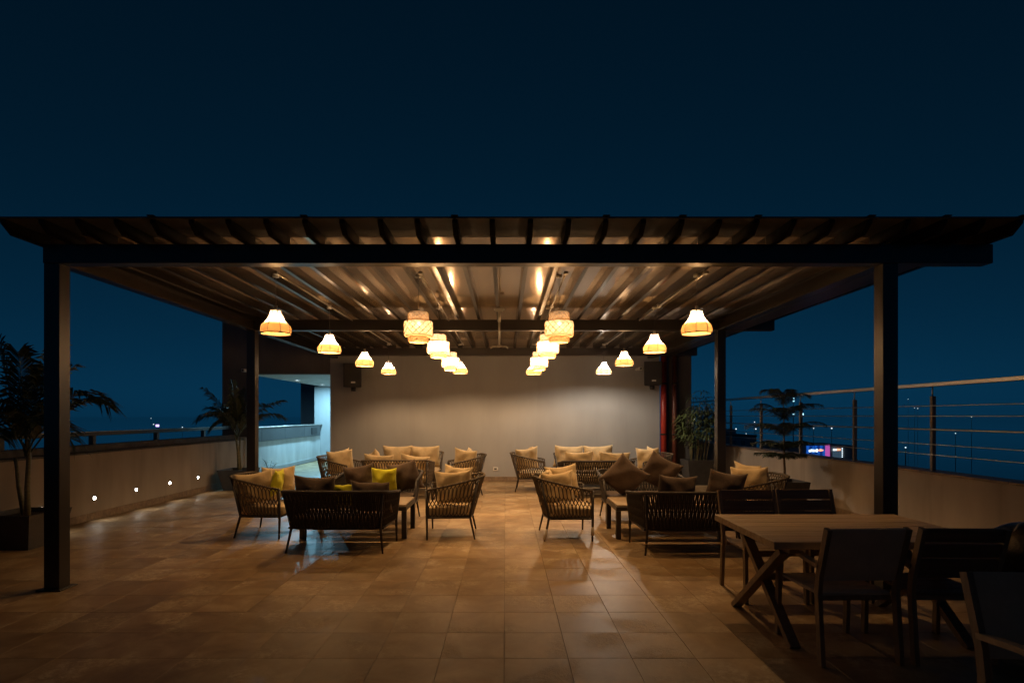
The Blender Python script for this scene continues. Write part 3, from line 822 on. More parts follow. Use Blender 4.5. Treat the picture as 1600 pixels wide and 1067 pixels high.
def make_seat(name, label, cat, group, W, D, ha, hb, style, rope, cush, ncush):
    """W, D foot spread; faces +y; style lattice or strap"""
    t = thing(name, label, cat, (0, 0, 0), 0, group)
    fl = 0.055 if style == 'strap' else 0.03
    top = upath(W / 2 + fl, W / 2 + fl - 0.01, -D / 2 - 0.10, D / 2 + 0.01, 0.13, ha, hb, bow=0.03)
    bot = upath(W / 2 + 0.005, W / 2 - 0.03, -D / 2 + 0.03, D / 2 + 0.01, 0.11, 0.275, 0.275, bow=0.015)
    MB().tube(top, 0.0125, 8).build('top_rail', 'seat_metal', t)
    MB().tube(bot, 0.0125, 8).tube([bot[0], bot[-1]], 0.0125, 8).build('seat_rail', 'seat_metal', t)
    st, sb = arclen(top), arclen(bot)
    wv = MB()
    if style == 'lattice':
        n = int(st[-1] / 0.052)
        dlt = 2.3 / n
        for d in (-1, 1):
            for k in range(n + 1):
                t0 = k / n
                pts = []
                for q in range(9):
                    f = q / 8
                    # strands cross, run side by side, cross again
                    sh = d * dlt * (f + 0.10 * math.sin(f * 4 * PI))
                    tt = min(0.995, max(0.005, t0 + sh - d * dlt * 0.5))
                    p = at_t(top, st, tt).lerp(at_t(bot, sb, tt), f)
                    p.z += 0.0
                    pts.append(p + Vector((0, 0.002 * d, 0)))
                wv.tube(pts, 0.0068, 5, cap=False)
        for k in range(n * 2):
            c = at_t(top, st, (k + 0.5) / (n * 2)); c2 = at_t(top, st, min(1, (k + 0.5) / (n * 2) + 0.006))
            dd = (c2 - c).normalized() * 0.008
            wv.tube([c - dd, c, c + dd], [0.014, 0.0185, 0.014], 6, cap=False)
    else:
        n = int(st[-1] / 0.0235)
        for k in range(n + 1):
            t0 = 0.004 + 0.992 * k / n
            pts = []
            for q in range(15):
                f = q / 14
                p = at_t(top, st, t0).lerp(at_t(bot, sb, t0), f)
                c = at_t(top, st, t0 + 0.004) - at_t(top, st, t0 - 0.004)
                nrm = Vector((-c.y, c.x, 0)).normalized()
                wob = math.sin(f * PI * 4.0 + (PI if k % 2 else 0)) * 0.006
                side = c.normalized() * (0.0022 * math.sin(f * PI * 4.0 + PI / 2) * (1 if k % 2 else -1))
                pts.append(p + nrm * wob + side)
            wv.tube(pts, 0.0100, 5, cap=False)
        for fz in (0.25, 0.5, 0.75):
            hp = [a.lerp(b, fz) for a, b in zip(top, bot)]
            wv.tube(hp, 0.006, 5)
        # wrapped top rail
        wv.tube([p + Vector((0, 0, 0.002)) for p in top], 0.019, 8)
    tag(wv.build('rope_weave', rope, t), kind='stuff')
    for sx in (-1, 1):
        MB().tube([(sx * (W / 2 + 0.02), D / 2 + 0.005, 0.0), (sx * (W / 2 + 0.014), D / 2 + 0.01, 0.28), (sx * (W / 2 + fl), D / 2 + 0.012, ha)], [0.011, 0.016, 0.014], 10).build('leg', 'seat_metal', t)
        MB().tube([(sx * (W / 2 + 0.0), -D / 2 - 0.01, 0.0), (sx * (W / 2 - 0.04), -D / 2 + 0.05, 0.275), (sx * (W / 2 + fl - 0.045), -D / 2 - 0.055, hb - 0.02)], [0.011, 0.016, 0.013], 10).build('leg', 'seat_metal', t)
    MB().box(-W / 2 + 0.0, W / 2 - 0.0, -D / 2 + 0.06, D / 2, 0.262, 0.284).build('seat_base', 'seat_metal', t)
    # seat cushions
    cw = (W - 0.05) / ncush
    for k in range(ncush):
        x0 = -W / 2 + 0.025 + k * cw
        bm = bmesh.new(); bmesh.ops.create_cube(bm, size=1.0)
        y0, y1 = -D / 2 + 0.06, D / 2 + 0.035
        for q in bm.verts:
            q.co = Vector((x0 + cw / 2 + q.co.x * (cw - 0.006), (y0 + y1) / 2 + q.co.y * (y1 - y0), 0.345 + q.co.z * 0.115))
        bmesh.ops.bevel(bm, geom=list(bm.edges), offset=0.03, segments=3, affect='EDGES', profile=0.6)
        me = bpy.data.meshes.new('seat_cushion'); bm.to_mesh(me); bm.free()
        for p in me.polygons: p.use_smooth = True
        me.materials.append(MATS[cush])
        put('seat_cushion', me, t)
    return t

chair0 = make_seat('armchair', 'x', 'armchair', 'rope armchairs of the lounge', 0.66, 0.58, 0.625, 0.775, 'lattice', 'taupe_rope', 'beige_fabric', 1)
sofa_dark = make_seat('loveseat', 'x', 'sofa', 'woven two seat sofas of the lounge', 1.10, 0.62, 0.62, 0.705, 'strap', 'dark_rope', 'brown_fabric', 2)
sofa_light = make_seat('loveseat', 'x', 'sofa', 'woven two seat sofas of the lounge', 1.22, 0.62, 0.64, 0.735, 'lattice', 'taupe_rope', 'beige_fabric', 2)
sofa_wide = make_seat('loveseat', 'x', 'sofa', 'woven two seat sofas of the lounge', 1.26, 0.62, 0.62, 0.705, 'strap', 'dark_rope', 'beige_fabric', 2)
used = set()
def seat(proto, x, y, rz, label):
    if proto.name in used:
        return dup(proto, (x, y, 0), rz, label)
    used.add(proto.name)
    proto.location = (x, y, 0); proto.rotation_euler = (0, 0, rz); proto['label'] = label
    return proto
E = -PI / 2      # facing +X
Wd = PI / 2      # facing -X
S = PI           # facing the camera
# front left group
seat(chair0, -3.14, 7.24, E + R(-3), 'rope armchair with beige and lime pillows, leftmost of the front left group')
seat(chair0, -0.70, 7.17, Wd + R(2), 'rope armchair left of the central aisle in the front left group')
seat(sofa_dark, -1.93, 6.46, R(-1.0), 'dark woven sofa seen from behind in the front left group')
seat(sofa_dark, -1.88, 8.10, S, 'dark woven sofa facing the camera with brown and lime pillows')
# front right group
ch_sl = seat(chair0, 0.77, 7.09, E + R(2), 'rope armchair with pale sleeved legs beside the central aisle')
seat(chair0, 3.26, 7.25, Wd + R(-4), 'rope armchair with yellowish pillow by the right steel post')
seat(sofa_dark, 2.10, 6.38, R(1.0), 'dark woven sofa seen from behind beside the dining table')
seat(sofa_dark, 2.02, 8.15, S, 'dark woven sofa holding a brown pillow stood on its corner')
# rear left group
seat(chair0, -3.16, 10.55, E + R(-14), 'rope armchair at the rear left next to the corridor opening')
seat(chair0, -0.82, 10.95, Wd + R(12), 'rope armchair at the rear, right of the beige sofas on the left')
seat(sofa_light, -2.05, 10.42, 0.0, 'rope lattice sofa seen from behind in the rear left group')
seat(sofa_light, -2.05, 12.15, S, 'rope sofa with beige pillows against the rear wall, left one')
# rear right group
seat(chair0, 0.52, 11.42, E + R(-4), 'rope armchair standing alone at the rear right of the aisle')
seat(chair0, 2.98, 11.25, Wd + R(10), 'rope armchair at the rear near the red standpipe')
seat(sofa_wide, 1.74, 10.55, 0.0, 'dark woven sofa seen from behind in the rear right group')
seat(sofa_wide, 1.78, 12.15, S, 'dark woven sofa with beige pillows against the rear wall, right one')
# pale sleeves left on two legs of one chair
for p0, p1 in (((-0.349, -0.30, 0.02), (-0.338, -0.282, 0.145)), ((-0.351, 0.296, 0.09), (-0.348, 0.298, 0.20))):
    pass
MB().tube([(0.3285, -0.2975, 0.012), (0.309, -0.2684, 0.145)], 0.0185, 10).build('leg_sleeve', 'sleeve', ch_sl)
MB().tube([(0.348, 0.2968, 0.07), (0.3458, 0.298, 0.175)], 0.0195, 10).build('leg_sleeve', 'sleeve', ch_sl)

# ------------------------------------------------------------------ coffee tables
def make_coffee(L=1.35, Wy=0.70, H=0.43):
    t = thing('coffee_table', 'x', 'coffee table', (0, 0, 0), 0, 'low coffee tables of the lounge')
    nb = 5
    for k in range(nb):
        y0 = -Wy / 2 + 0.012 + k * (Wy - 0.024) / nb
        MB().box(-L / 2 + 0.012, L / 2 - 0.012, y0 + 0.002, y0 + (Wy - 0.024) / nb - 0.002, H - 0.022, H, 0.003).build('top_board', 'coffee_wood', t)
    fr = MB()
    fr.box(-L / 2, L / 2, -Wy / 2, -Wy / 2 + 0.04, H - 0.075, H - 0.024, 0.003).box(-L / 2, L / 2, Wy / 2 - 0.04, Wy / 2, H - 0.075, H - 0.024, 0.003)
    fr.box(-L / 2, -L / 2 + 0.04, -Wy / 2 + 0.041, Wy / 2 - 0.041, H - 0.075, H - 0.024).box(L / 2 - 0.04, L / 2, -Wy / 2 + 0.041, Wy / 2 - 0.041, H - 0.075, H - 0.024)
    fr.build('frame', 'seat_metal', t)
    for sx in (-1, 1):
        for sy in (-1, 1):
            x = sx * (L / 2 - 0.03); y = sy * (Wy / 2 - 0.03)
            MB().box(x - 0.03, x + 0.03, y - 0.03, y + 0.03, 0, H - 0.076, 0.003).build('leg', 'seat_metal', t)
    return t
ct = make_coffee()
ct.location = (-1.93, 7.22, 0); ct['label'] = 'low coffee table between the two sofas of the front left group'
dup(ct, (2.07, 7.20, 0), 0, 'low coffee table beside the sleeved armchair in the front right group')
dup(ct, (-2.05, 11.28, 0), 0, 'low coffee table hidden between the rear left sofas')
dup(ct, (1.76, 11.35, 0), 0, 'low coffee table between the rear right sofas')

# ------------------------------------------------------------------ pillows
def pillow_mesh(w, h, th, seed, slump=0.0):
    rnd = random.Random(seed)
    n = 18
    vs_, fs = [], []
    ph = [rnd.uniform(0, 6.28) for _ in range(6)]
    for side in (1, -1):
        for j in range(n + 1):
            for i in range(n + 1):
                u = -1 + 2 * i / n; v = -1 + 2 * j / n
                # concave sides leave pointed corners
                ex = 1 - 0.075 * (1 - v * v) * abs(u) ** 1.5 * 1.0
                ez = 1 - 0.075 * (1 - u * u) * abs(v) ** 1.5 * 1.0
                x = u * ex; z = v * ez
                k = max(0.0, (1 - abs(u) ** 2.6)) ** 0.62 * max(0.0, (1 - abs(v) ** 2.6)) ** 0.62
                y = side * th / 2 * k
                wr = 0.012 * math.sin(3.1 * u + 2.2 * v + ph[0]) + 0.010 * math.sin(5.5 * u - 4.1 * v + ph[1]) + 0.006 * math.sin(9 * v + 2 * u + ph[2]) * abs(u) + 0.006 * math.sin(11 * u + ph[3]) * abs(v)
                y += wr * (0.3 + k)
                zz = z * h / 2
                xx = x * w / 2 * (1 + slump * 0.12 * (1 - v) / 2)
                zz -= slump * 0.03 * (1 - u * u) * (1 if v > 0 else 0) * v
                vs_.append((xx, y, zz))
    N1 = (n + 1) * (n + 1)
    for s in (0, 1):
        for j in range(n):
            for i in range(n):
                q = [s * N1 + j * (n + 1) + i, s * N1 + j * (n + 1) + i + 1, s * N1 + (j + 1) * (n + 1) + i + 1, s * N1 + (j + 1) * (n + 1) + i]
                fs.append(tuple(q[::-1]) if s == 0 else tuple(q))
    m = MB(); m.add(vs_, fs, True)
    bm = bmesh.new(); me = m.mesh('pillow'); bm.from_mesh(me)
    bmesh.ops.remove_doubles(bm, verts=list(bm.verts), dist=0.0004)
    bmesh.ops.recalc_face_normals(bm, faces=list(bm.faces))
    bm.to_mesh(me); bm.free()
    for p in me.polygons: p.use_smooth = True
    return me
PIL = {}
def pillow(label, m, size, x, y, ztop, yaw, tilt=-18, roll=0, th=0.17, group='loose pillows of the lounge'):
    """face normal -y turned by yaw about z; tilt leans the top away from the face; ztop is the height of the top edge"""
    w_, h_ = size
    seed = len(PIL) * 7 + 3
    me = pillow_mesh(w_, h_, th, seed, 0.6); PIL[label] = 1
    me.materials.append(MATS[m])
    M = Matrix.Rotation(R(yaw), 4, 'Z') @ Matrix.Rotation(R(tilt), 4, 'X') @ Matrix.Rotation(R(roll), 4, 'Y')
    zmax = max((M @ v.co).z for v in me.vertices)
    o = put('throw_pillow', me, None, (x, y, ztop - zmax), M.to_euler())
    me_pip = None
    return tag(o, label, 'pillow', group)
BE, BR, LI = 'beige_fabric', 'brown_fabric', 'lime_fabric'
# front left: sofa with its back to us (pillows lean on that back, faces turned away)
pillow('dark brown pillow at the left end of the front left sofa', BR, (0.47, 0.44), -2.22, 6.35, 0.875, 184, -16, -2)
pillow('dark brown slumped pillow at the right end of the front left sofa', BR, (0.46, 0.42), -1.57, 6.36, 0.815, 176, -24, -3)
pillow('small lime pillow between two brown ones on the front left sofa', LI, (0.32, 0.32), -1.91, 6.42, 0.765, 180, -26, 1, 0.12)
# front left: sofa facing us
pillow('brown pillow left of the upright lime one on the facing sofa', BR, (0.46, 0.46), -2.20, 8.24, 0.85, 6, 20, -8)
pillow('upright lime green pillow in the middle of the facing sofa', LI, (0.37, 0.40), -1.80, 8.06, 0.80, 3, 17, 2, 0.13)
pillow('large brown tilted pillow right of the upright lime one', BR, (0.48, 0.48), -1.52, 8.20, 0.915, -8, 18, -12)
# front left: left armchair
pillow('beige pillow nearest the camera in the leftmost armchair', BE, (0.46, 0.44), -3.24, 7.06, 0.875, 24, 8, -9)
pillow('narrow lime pillow tucked between beige ones in the leftmost armchair', LI, (0.34, 0.36), -3.02, 7.20, 0.855, 93, 8, 0, 0.11)
pillow('upright beige pillow at the far arm of the leftmost armchair', BE, (0.44, 0.44), -3.10, 7.42, 0.875, 10, -6, -2)
# front left: right armchair
pillow('broad beige pillow at the back of the armchair left of the aisle', BE, (0.50, 0.44), -0.66, 7.00, 0.875, -14, 8, -4)
pillow('second beige pillow behind it in the armchair left of the aisle', BE, (0.46, 0.42), -0.66, 7.36, 0.895, -30, -8, 3)
# front right: left armchair
pillow('beige pillow nearest the camera in the sleeved leg armchair', BE, (0.44, 0.42), 0.66, 6.98, 0.865, 18, 8, -5)
pillow('beige pillow at the back of the sleeved leg armchair', BE, (0.42, 0.40), 0.52, 7.20, 0.865, 84, 18, -3)
pillow('beige pillow at the far arm of the sleeved leg armchair', BE, (0.44, 0.44), 0.76, 7.34, 0.915, 8, -6, -6)
# front right: sofa with its back to us
pillow('dark brown pillow on the left half of the sofa beside the dining table', BR, (0.44, 0.42), 1.98, 6.32, 0.885, 177, -14, -3)
pillow('dark brown pillow on the right half of the sofa beside the dining table', BR, (0.44, 0.44), 2.56, 6.34, 0.945, 178, -12, -8)
# front right: sofa facing us
pillow('brown pillow balanced on its corner at the end of the far front sofa', BR, (0.52, 0.52), 1.72, 7.86, 1.03, -4, 14, 39)
pillow('brown pillow leaning over beside the cornered one', BR, (0.50, 0.50), 2.28, 8.02, 1.055, -10, 16, 28)
# front right: right armchair
pillow('yellowish beige pillow in the armchair by the right steel post', BE, (0.46, 0.42), 3.20, 7.12, 0.905, -28, 18, -3)
pillow('second beige pillow half hidden in the armchair by the right steel post', BE, (0.42, 0.42), 3.32, 7.42, 0.935, -60, 18, 6)
# rear left
pillow('beige pillow in the armchair next to the corridor opening', BE, (0.48, 0.46), -3.16, 10.40, 0.925, 16, 8, -5)
pillow('second beige pillow in the armchair next to the corridor opening', BE, (0.42, 0.40), -3.24, 10.70, 0.93, 70, 16, -8)
pillow('beige pillow at the left end of the rear left sofa seen from behind', BE, (0.56, 0.44), -2.42, 10.38, 0.85, 183, -18, -4)
pillow('beige pillow at the right end of the rear left sofa seen from behind', BE, (0.56, 0.44), -1.74, 10.38, 0.855, 177, -18, -8)
pillow('small beige pillow by the left arm of the rear left sofa', BE, (0.38, 0.38), -2.55, 10.62, 0.93, 130, -12, 20)
pillow('large beige back pillow on the left sofa by the rear wall, left half', BE, (0.66, 0.52), -2.42, 12.24, 0.90, 2, 14, 0, 0.2)
pillow('large beige back pillow on the left sofa by the rear wall, right half', BE, (0.66, 0.52), -1.80, 12.24, 0.90, -2, 14, -1, 0.2)
pillow('beige pillow in the rear armchair right of the left sofas', BE, (0.50, 0.46), -0.80, 10.84, 0.93, -22, 8, 7)
pillow('second beige pillow in the rear armchair right of the left sofas', BE, (0.42, 0.40), -0.72, 11.12, 0.91, -90, 16, 4)
# rear right
pillow('beige pillow in the lone armchair at the rear right of the aisle', BE, (0.50, 0.48), 0.44, 11.30, 0.93, 20, 10, -7)
pillow('second beige pillow in the lone armchair at the rear right of the aisle', BE, (0.42, 0.40), 0.52, 11.62, 0.92, 84, 18, 4)
pillow('beige bolster shaped pillow at the left of the rear right sofa', BE, (0.56, 0.40), 1.42, 10.54, 0.885, 183, -14, 2)
pillow('beige bolster shaped pillow at the right of the rear right sofa', BE, (0.60, 0.40), 2.10, 10.54, 0.875, 177, -14, -2)
pillow('large beige back pillow on the right sofa by the rear wall, left half', BE, (0.66, 0.52), 1.42, 12.24, 0.905, 3, 14, 1, 0.2)
pillow('large beige back pillow on the right sofa by the rear wall, right half', BE, (0.66, 0.52), 2.08, 12.24, 0.915, -2, 14, -2, 0.2)
pillow('beige pillow in the rear armchair near the red standpipe', BE, (0.48, 0.46), 2.92, 11.14, 0.92, -30, 14, -3)
pillow('second beige pillow in the rear armchair near the red standpipe', BE, (0.42, 0.40), 3.10, 11.40, 0.92, -80, 16, 3)

# ------------------------------------------------------------------ dining table and chairs
t = thing('dining_table', 'long wooden dining table with crossed legs at the right front', 'table', (2.50, 4.05, 0))
TL, TW, TH = 1.50, 1.01, 0.73
nb = 6
for k in range(nb):
    y0 = -TW / 2 + k * TW / nb
    MB().box(-TL / 2, TL / 2, y0 + 0.0012, y0 + TW / nb - 0.0012, TH - 0.05, TH - random.uniform(0, 0.0012), 0.003).build('top_board', 'table_wood', t)
for sx in (-1, 1):
    x = sx * (TL / 2 - 0.16)
    MB().box(x - 0.035, x + 0.035, -TW / 2 + 0.05, TW / 2 - 0.05, TH - 0.09, TH - 0.051, 0.003).build('top_bearer', 'grey_wood', t)
    for d in (-1, 1):
        MB().tube([(x + 0.022 * d, d * (-TW / 2 + 0.09), 0.0), (x + 0.022 * d, d * (TW / 2 - 0.14), TH - 0.091)], 0.03, flat=(0.07, 0.042)).build('leg', 'grey_wood', t)
MB().tube([(-TL / 2 + 0.16, 0, 0.36), (TL / 2 - 0.16, 0, 0.36)], 0.02, flat=(0.05, 0.04)).build('stretcher', 'grey_wood', t)
for sx in (-1, 1):
    MB().tube([(sx * (TL / 2 - 0.18), 0, 0.38), (sx * (TL / 2 - 0.52), 0, TH - 0.052)], 0.02, flat=(0.045, 0.03)).build('brace', 'grey_wood', t)

def make_dchair(back_m, frame_m, arm_m, slats):
    t = thing('dining_chair', 'x', 'chair', (0, 0, 0), 0, 'dining chairs')
    W = 0.50
    for sx in (-1, 1):
        x = sx * W / 2
        MB().tube([(x, -0.27, 0), (x, -0.235, 0.44), (x, -0.25, 0.56), (x, -0.335, 0.862)], 0.02, flat=(0.028, 0.042)).build('leg', frame_m, t)
        MB().tube([(x, 0.24, 0), (x, 0.225, 0.44), (x, 0.215, 0.622)], 0.02, flat=(0.028, 0.04)).build('leg', frame_m, t)
        MB().tube([(x, -0.255, 0.612), (x, -0.05, 0.637), (x, 0.245, 0.637)], 0.02, flat=(0.045, 0.024)).build('arm', arm_m, t)
    MB().box(-W / 2 + 0.015, W / 2 - 0.015, -0.215, -0.185, 0.385, 0.415).box(-W / 2 + 0.015, W / 2 - 0.015, 0.19, 0.22, 0.385, 0.415).build('seat_rail', frame_m, t)
    nbs = 5
    for k in range(nbs):
        y0 = -0.215 + k * 0.44 / nbs
        MB().box(-W / 2 + 0.016, W / 2 - 0.016, y0 + 0.003, y0 + 0.44 / nbs - 0.003, 0.416, 0.434, 0.003).build('seat_board', 'board_wood' if slats else back_m, t)
    # back boards lie in the leaning plane of the rear legs
    d = Vector((0, -0.335 + 0.25, 0.862 - 0.56)); L = d.length; d.normalize()
    ang = math.atan2(-d.y, d.z)
    gaps = ((0.0, 0.135), (0.141, 0.235), (0.247, 0.335)) if slats else ((-0.02, 0.335),)
    for a0, a1 in gaps:
        M = Matrix.Translation((0, -0.25, 0.56)) @ Matrix.Rotation(ang, 4, 'X')
        MB().box(-W / 2 + 0.016, W / 2 - 0.016, -0.012, 0.008, a0 - 0.02, a1 - 0.02, 0.003, M).build('back_board', back_m, t)
    return t
dcA = make_dchair('board_wood', 'grey_wood', 'grey_wood', True)
dcB = make_dchair('grey_fabric', 'grey_wood', 'table_wood', False)
dcB.location = (2.205, 3.66, 0); dcB.rotation_euler = (0, 0, R(2)); dcB['label'] = 'dining chair with solid grey back on the near side of the table, left one'
dup(dcB, (2.27, 2.06, 0), R(177), 'grey backed dining chair with wooden arm at the right front edge, back to the table')
dcA.location = (2.24, 4.74, 0); dcA.rotation_euler = (0, 0, R(180)); dcA['label'] = 'slatted dining chair on the far side of the table, left one'
dup(dcA, (2.79, 4.76, 0), R(181), 'slatted dining chair on the far side of the table, right one')
dup(dcA, (2.82, 3.66, 0), R(-2), 'slatted dark dining chair on the near side of the table, right one')

# glossy black bag at the far right of the table
t = thing('black_bag', 'large glossy black padded bag at the right end of the dining table', 'bag', (3.62, 3.70, 0), R(8))
def blob(prof, dx, n=18):
    """rounded shell swept across x: prof in (y, z)"""
    m = MB(); v = []; f = []
    k = len(prof)
    secs = 9
    cy = sum(p[0] for p in prof) / k; cz = sum(p[1] for p in prof) / k
    for s in range(secs):
        u = -1 + 2 * s / (secs - 1)
        sc = max(0.55, (1 - abs(u) ** 3.0) ** 0.4 if abs(u) < 1 else 0.55)
        for y, z in prof: v.append((u * dx, cy + (y - cy) * sc, max(0.0, cz + (z - cz) * sc)))
    for s in range(secs - 1):
        for i in range(k):
            f.append((s * k + i, s * k + (i + 1) % k, (s + 1) * k + (i + 1) % k, (s + 1) * k + i))
    f.append(tuple(range(k))[::-1]); f.append(tuple((secs - 1) * k + i for i in range(k)))
    return m.add(v, f, True)
prof = [(0.30 * math.copysign(abs(math.cos(a)) ** 0.7, math.cos(a)), 0.41 + 0.41 * math.copysign(abs(math.sin(a)) ** 0.75, math.sin(a))) for a in [2 * PI * i / 24 for i in range(24)]]
blob(prof, 0.27).build('body', 'black_leather', t)
for z0, yy in ((0.80, -0.14), (0.80, 0.02)):
    MB().tube([(-0.262, yy - 0.02, 0.30), (-0.245, yy, 0.66), (-0.12, yy, 0.815), (0.06, yy, 0.83), (0.2, yy, 0.76)], 0.009, 6).build('piping', 'grey_fabric', t)
MB().tube([(-0.277, -0.10, 0.42), (-0.33, -0.10, 0.40), (-0.33, 0.08, 0.40), (-0.277, 0.08, 0.42)], 0.012, 8).build('handle', 'black_leather', t)
for y in (-0.12, 0.10):
    MB().box(-0.292, -0.274, y - 0.02, y + 0.02, 0.405, 0.435, 0.003).build('buckle', 'steel', t)

# ------------------------------------------------------------------ plants
def planter(parent, top, bot, h, soil=True):
    m = MB()
    m.add([(-bot, -bot, 0), (bot, -bot, 0), (bot, bot, 0), (-bot, bot, 0), (-top, -top, h), (top, -top, h), (top, top, h), (-top, top, h),
           (-top + .03, -top + .03, h), (top - .03, -top + .03, h), (top - .03, top - .03, h), (-top + .03, top - .03, h),
           (-top + .04, -top + .04, h - .06), (top - .04, -top + .04, h - .06), (top - .04, top - .04, h - .06), (-top + .04, top - .04, h - .06)],
          [(3, 2, 1, 0), (0, 1, 5, 4), (1, 2, 6, 5), (2, 3, 7, 6), (3, 0, 4, 7), (4, 5, 9, 8), (5, 6, 10, 9), (6, 7, 11, 10), (7, 4, 8, 11), (8, 9, 13, 12), (9, 10, 14, 13), (10, 11, 15, 14), (11, 8, 12, 15)])
    m.build('planter', 'planter_grey', parent)
    s = top - 0.042
    MB().box(-s, s, -s, s, h - 0.10, h - 0.055).build('soil', 'soil', parent)

def frond(base, mid, tip, leaflets, leaf_len, rnd, droop=0.5, lm='palm_leaf', parent=None):
    path = bez(base, mid, tip, 14)
    m = MB()
    m.tube(path, [0.011 * (1 - 0.85 * i / 14) for i in range(15)], 5, cap=False)
    for k in range(leaflets):
        f = 0.22 + 0.78 * k / leaflets
        i = min(13, int(f * 14)); p = path[i].lerp(path[i + 1], f * 14 - i)
        d = (path[i + 1] - path[i]).normalized()
        side = d.cross(Vector((0, 0, 1)))
        if side.length < 0.1: side = Vector((1, 0, 0))
        side.normalize(); up = side.cross(d).normalized()
        ll = leaf_len * (0.55 + 0.45 * math.sin(PI * min(1, 0.15 + f * 0.8))) * rnd.uniform(0.8, 1.1)
        for sgn in (-1, 1):
            dirv = (side * sgn * 0.75 + d * (0.55 + 0.5 * f) + up * rnd.uniform(0.1, 0.4)).normalized()
            wv = d * 0.015 * rnd.uniform(0.8, 1.2)
            p1 = p + dirv * ll * 0.5 + Vector((0, 0, -0.04 * ll * droop))
            p2 = p + dirv * ll + Vector((rnd.uniform(-.02, .02), rnd.uniform(-.02, .02), -ll * droop * rnd.uniform(0.35, 0.75)))
            q = up * 0.006
            m.add([p - wv * 0.5, p + wv * 0.5, p1 + wv + q, p1 - wv + q, p2], [(0, 1, 2, 3), (3, 2, 4)], False)
    return m.build('frond', lm, parent)

# big palm by the left front post
t = thing('potted_palm', 'large dark potted palm at the left edge before the parapet', 'palm', (-5.75, 6.52, 0))
planter(t, 0.31, 0.23, 0.41)
rnd = random.Random(11)
MB().tube([(0.02, 0, 0.32), (0.0, 0.02, 0.7), (0.03, 0.01, 1.05), (0.02, 0, 1.25)], [0.035, 0.028, 0.024, 0.02], 10).build('trunk', 'palm_stem', t)
MB().tube([(-0.06, 0.05, 0.32), (-0.13, 0.05, 0.7), (-0.16, 0.04, 1.05)], [0.028, 0.022, 0.016], 10).build('trunk', 'palm_stem', t)
fr_specs = [((0.52, -0.05, 2.05), (0.98, -0.02, 1.68)), ((0.1, 0.1, 2.0), (0.30, 0.1, 2.38)), ((-0.2, 0, 1.9), (-0.25, -0.1, 2.42)),
            ((-0.1, -0.35, 1.9), (0.0, -0.7, 1.75)), ((0.25, -0.25, 1.75), (0.5, -0.42, 1.45)), ((-0.4, 0.2, 1.8), (-0.9, 0.3, 1.5)),
            ((0.3, 0.3, 1.85), (0.55, 0.5, 1.7)), ((-0.3, -0.3, 2.0), (-0.6, -0.6, 1.9)), ((0.06, -0.1, 1.95), (0.1, -0.22, 2.30)), ((0.2, 0.0, 1.6), (0.48, 0.05, 1.28)),
            ((-0.1, 0.2, 1.8), (-0.15, 0.45, 2.15)), ((-0.05, -0.2, 1.6), (0.12, -0.45, 1.30)), ((0.15, 0.15, 1.9), (0.38, 0.2, 2.12))]
for mid, tip in fr_specs:
    frond((0.02 + rnd.uniform(-.02, .02), rnd.uniform(-.02, .02), 1.15 + rnd.uniform(-.1, .1)), mid, tip, 34, 0.42, rnd, 0.75, parent=t)

# small palm by the corridor
t = thing('potted_palm', 'slender potted palm in front of the dark pier by the corridor', 'palm', (-5.66, 11.55, 0))
planter(t, 0.31, 0.22, 0.43)
MB().tube([(0.0, 0, 0.34), (-0.02, 0.0, 0.8), (-0.07, 0.0, 1.15)], [0.034, 0.026, 0.02], 10).build('trunk', 'palm_stem', t)
MB().tube([(0.03, 0.02, 0.34), (0.0, 0.02, 0.8), (0.02, 0.02, 1.1)], [0.028, 0.022, 0.016], 10).build('trunk', 'palm_stem', t)
for mid, tip in [((-0.35, 0, 1.75), (-0.72, 0, 2.10)), ((-0.45, -0.05, 1.75), (-0.80, -0.1, 1.46)), ((-0.12, 0.1, 1.8), (-0.20, 0.1, 2.28)), ((0.35, 0.0, 1.75), (0.92, 0.0, 1.86)),
                 ((0.3, -0.2, 1.6), (0.62, -0.4, 1.55)), ((-0.1, -0.3, 1.7), (-0.2, -0.7, 1.6)), ((0.12, 0.1, 1.7), (0.3, 0.15, 2.02)), ((-0.25, 0.25, 1.7), (-0.5, 0.5, 1.75)), ((0.05, -0.15, 1.6), (0.12, -0.4, 1.9)),
                 ((-0.2, -0.1, 1.55), (-0.42, -0.2, 1.32)), ((0.4, 0.1, 1.72), (0.85, 0.15, 1.52)), ((-0.3, 0.05, 1.65), (-0.66, 0.1, 1.72)), ((0.0, 0.1, 1.7), (0.05, 0.2, 2.14)), ((0.2, -0.1, 1.62), (0.5, -0.15, 1.78))]:
    frond((-0.05 + rnd.uniform(-.02, .02), 0, 1.05 + rnd.uniform(-.05, .08)), mid, tip, 28, 0.34, rnd, 0.85, parent=t)

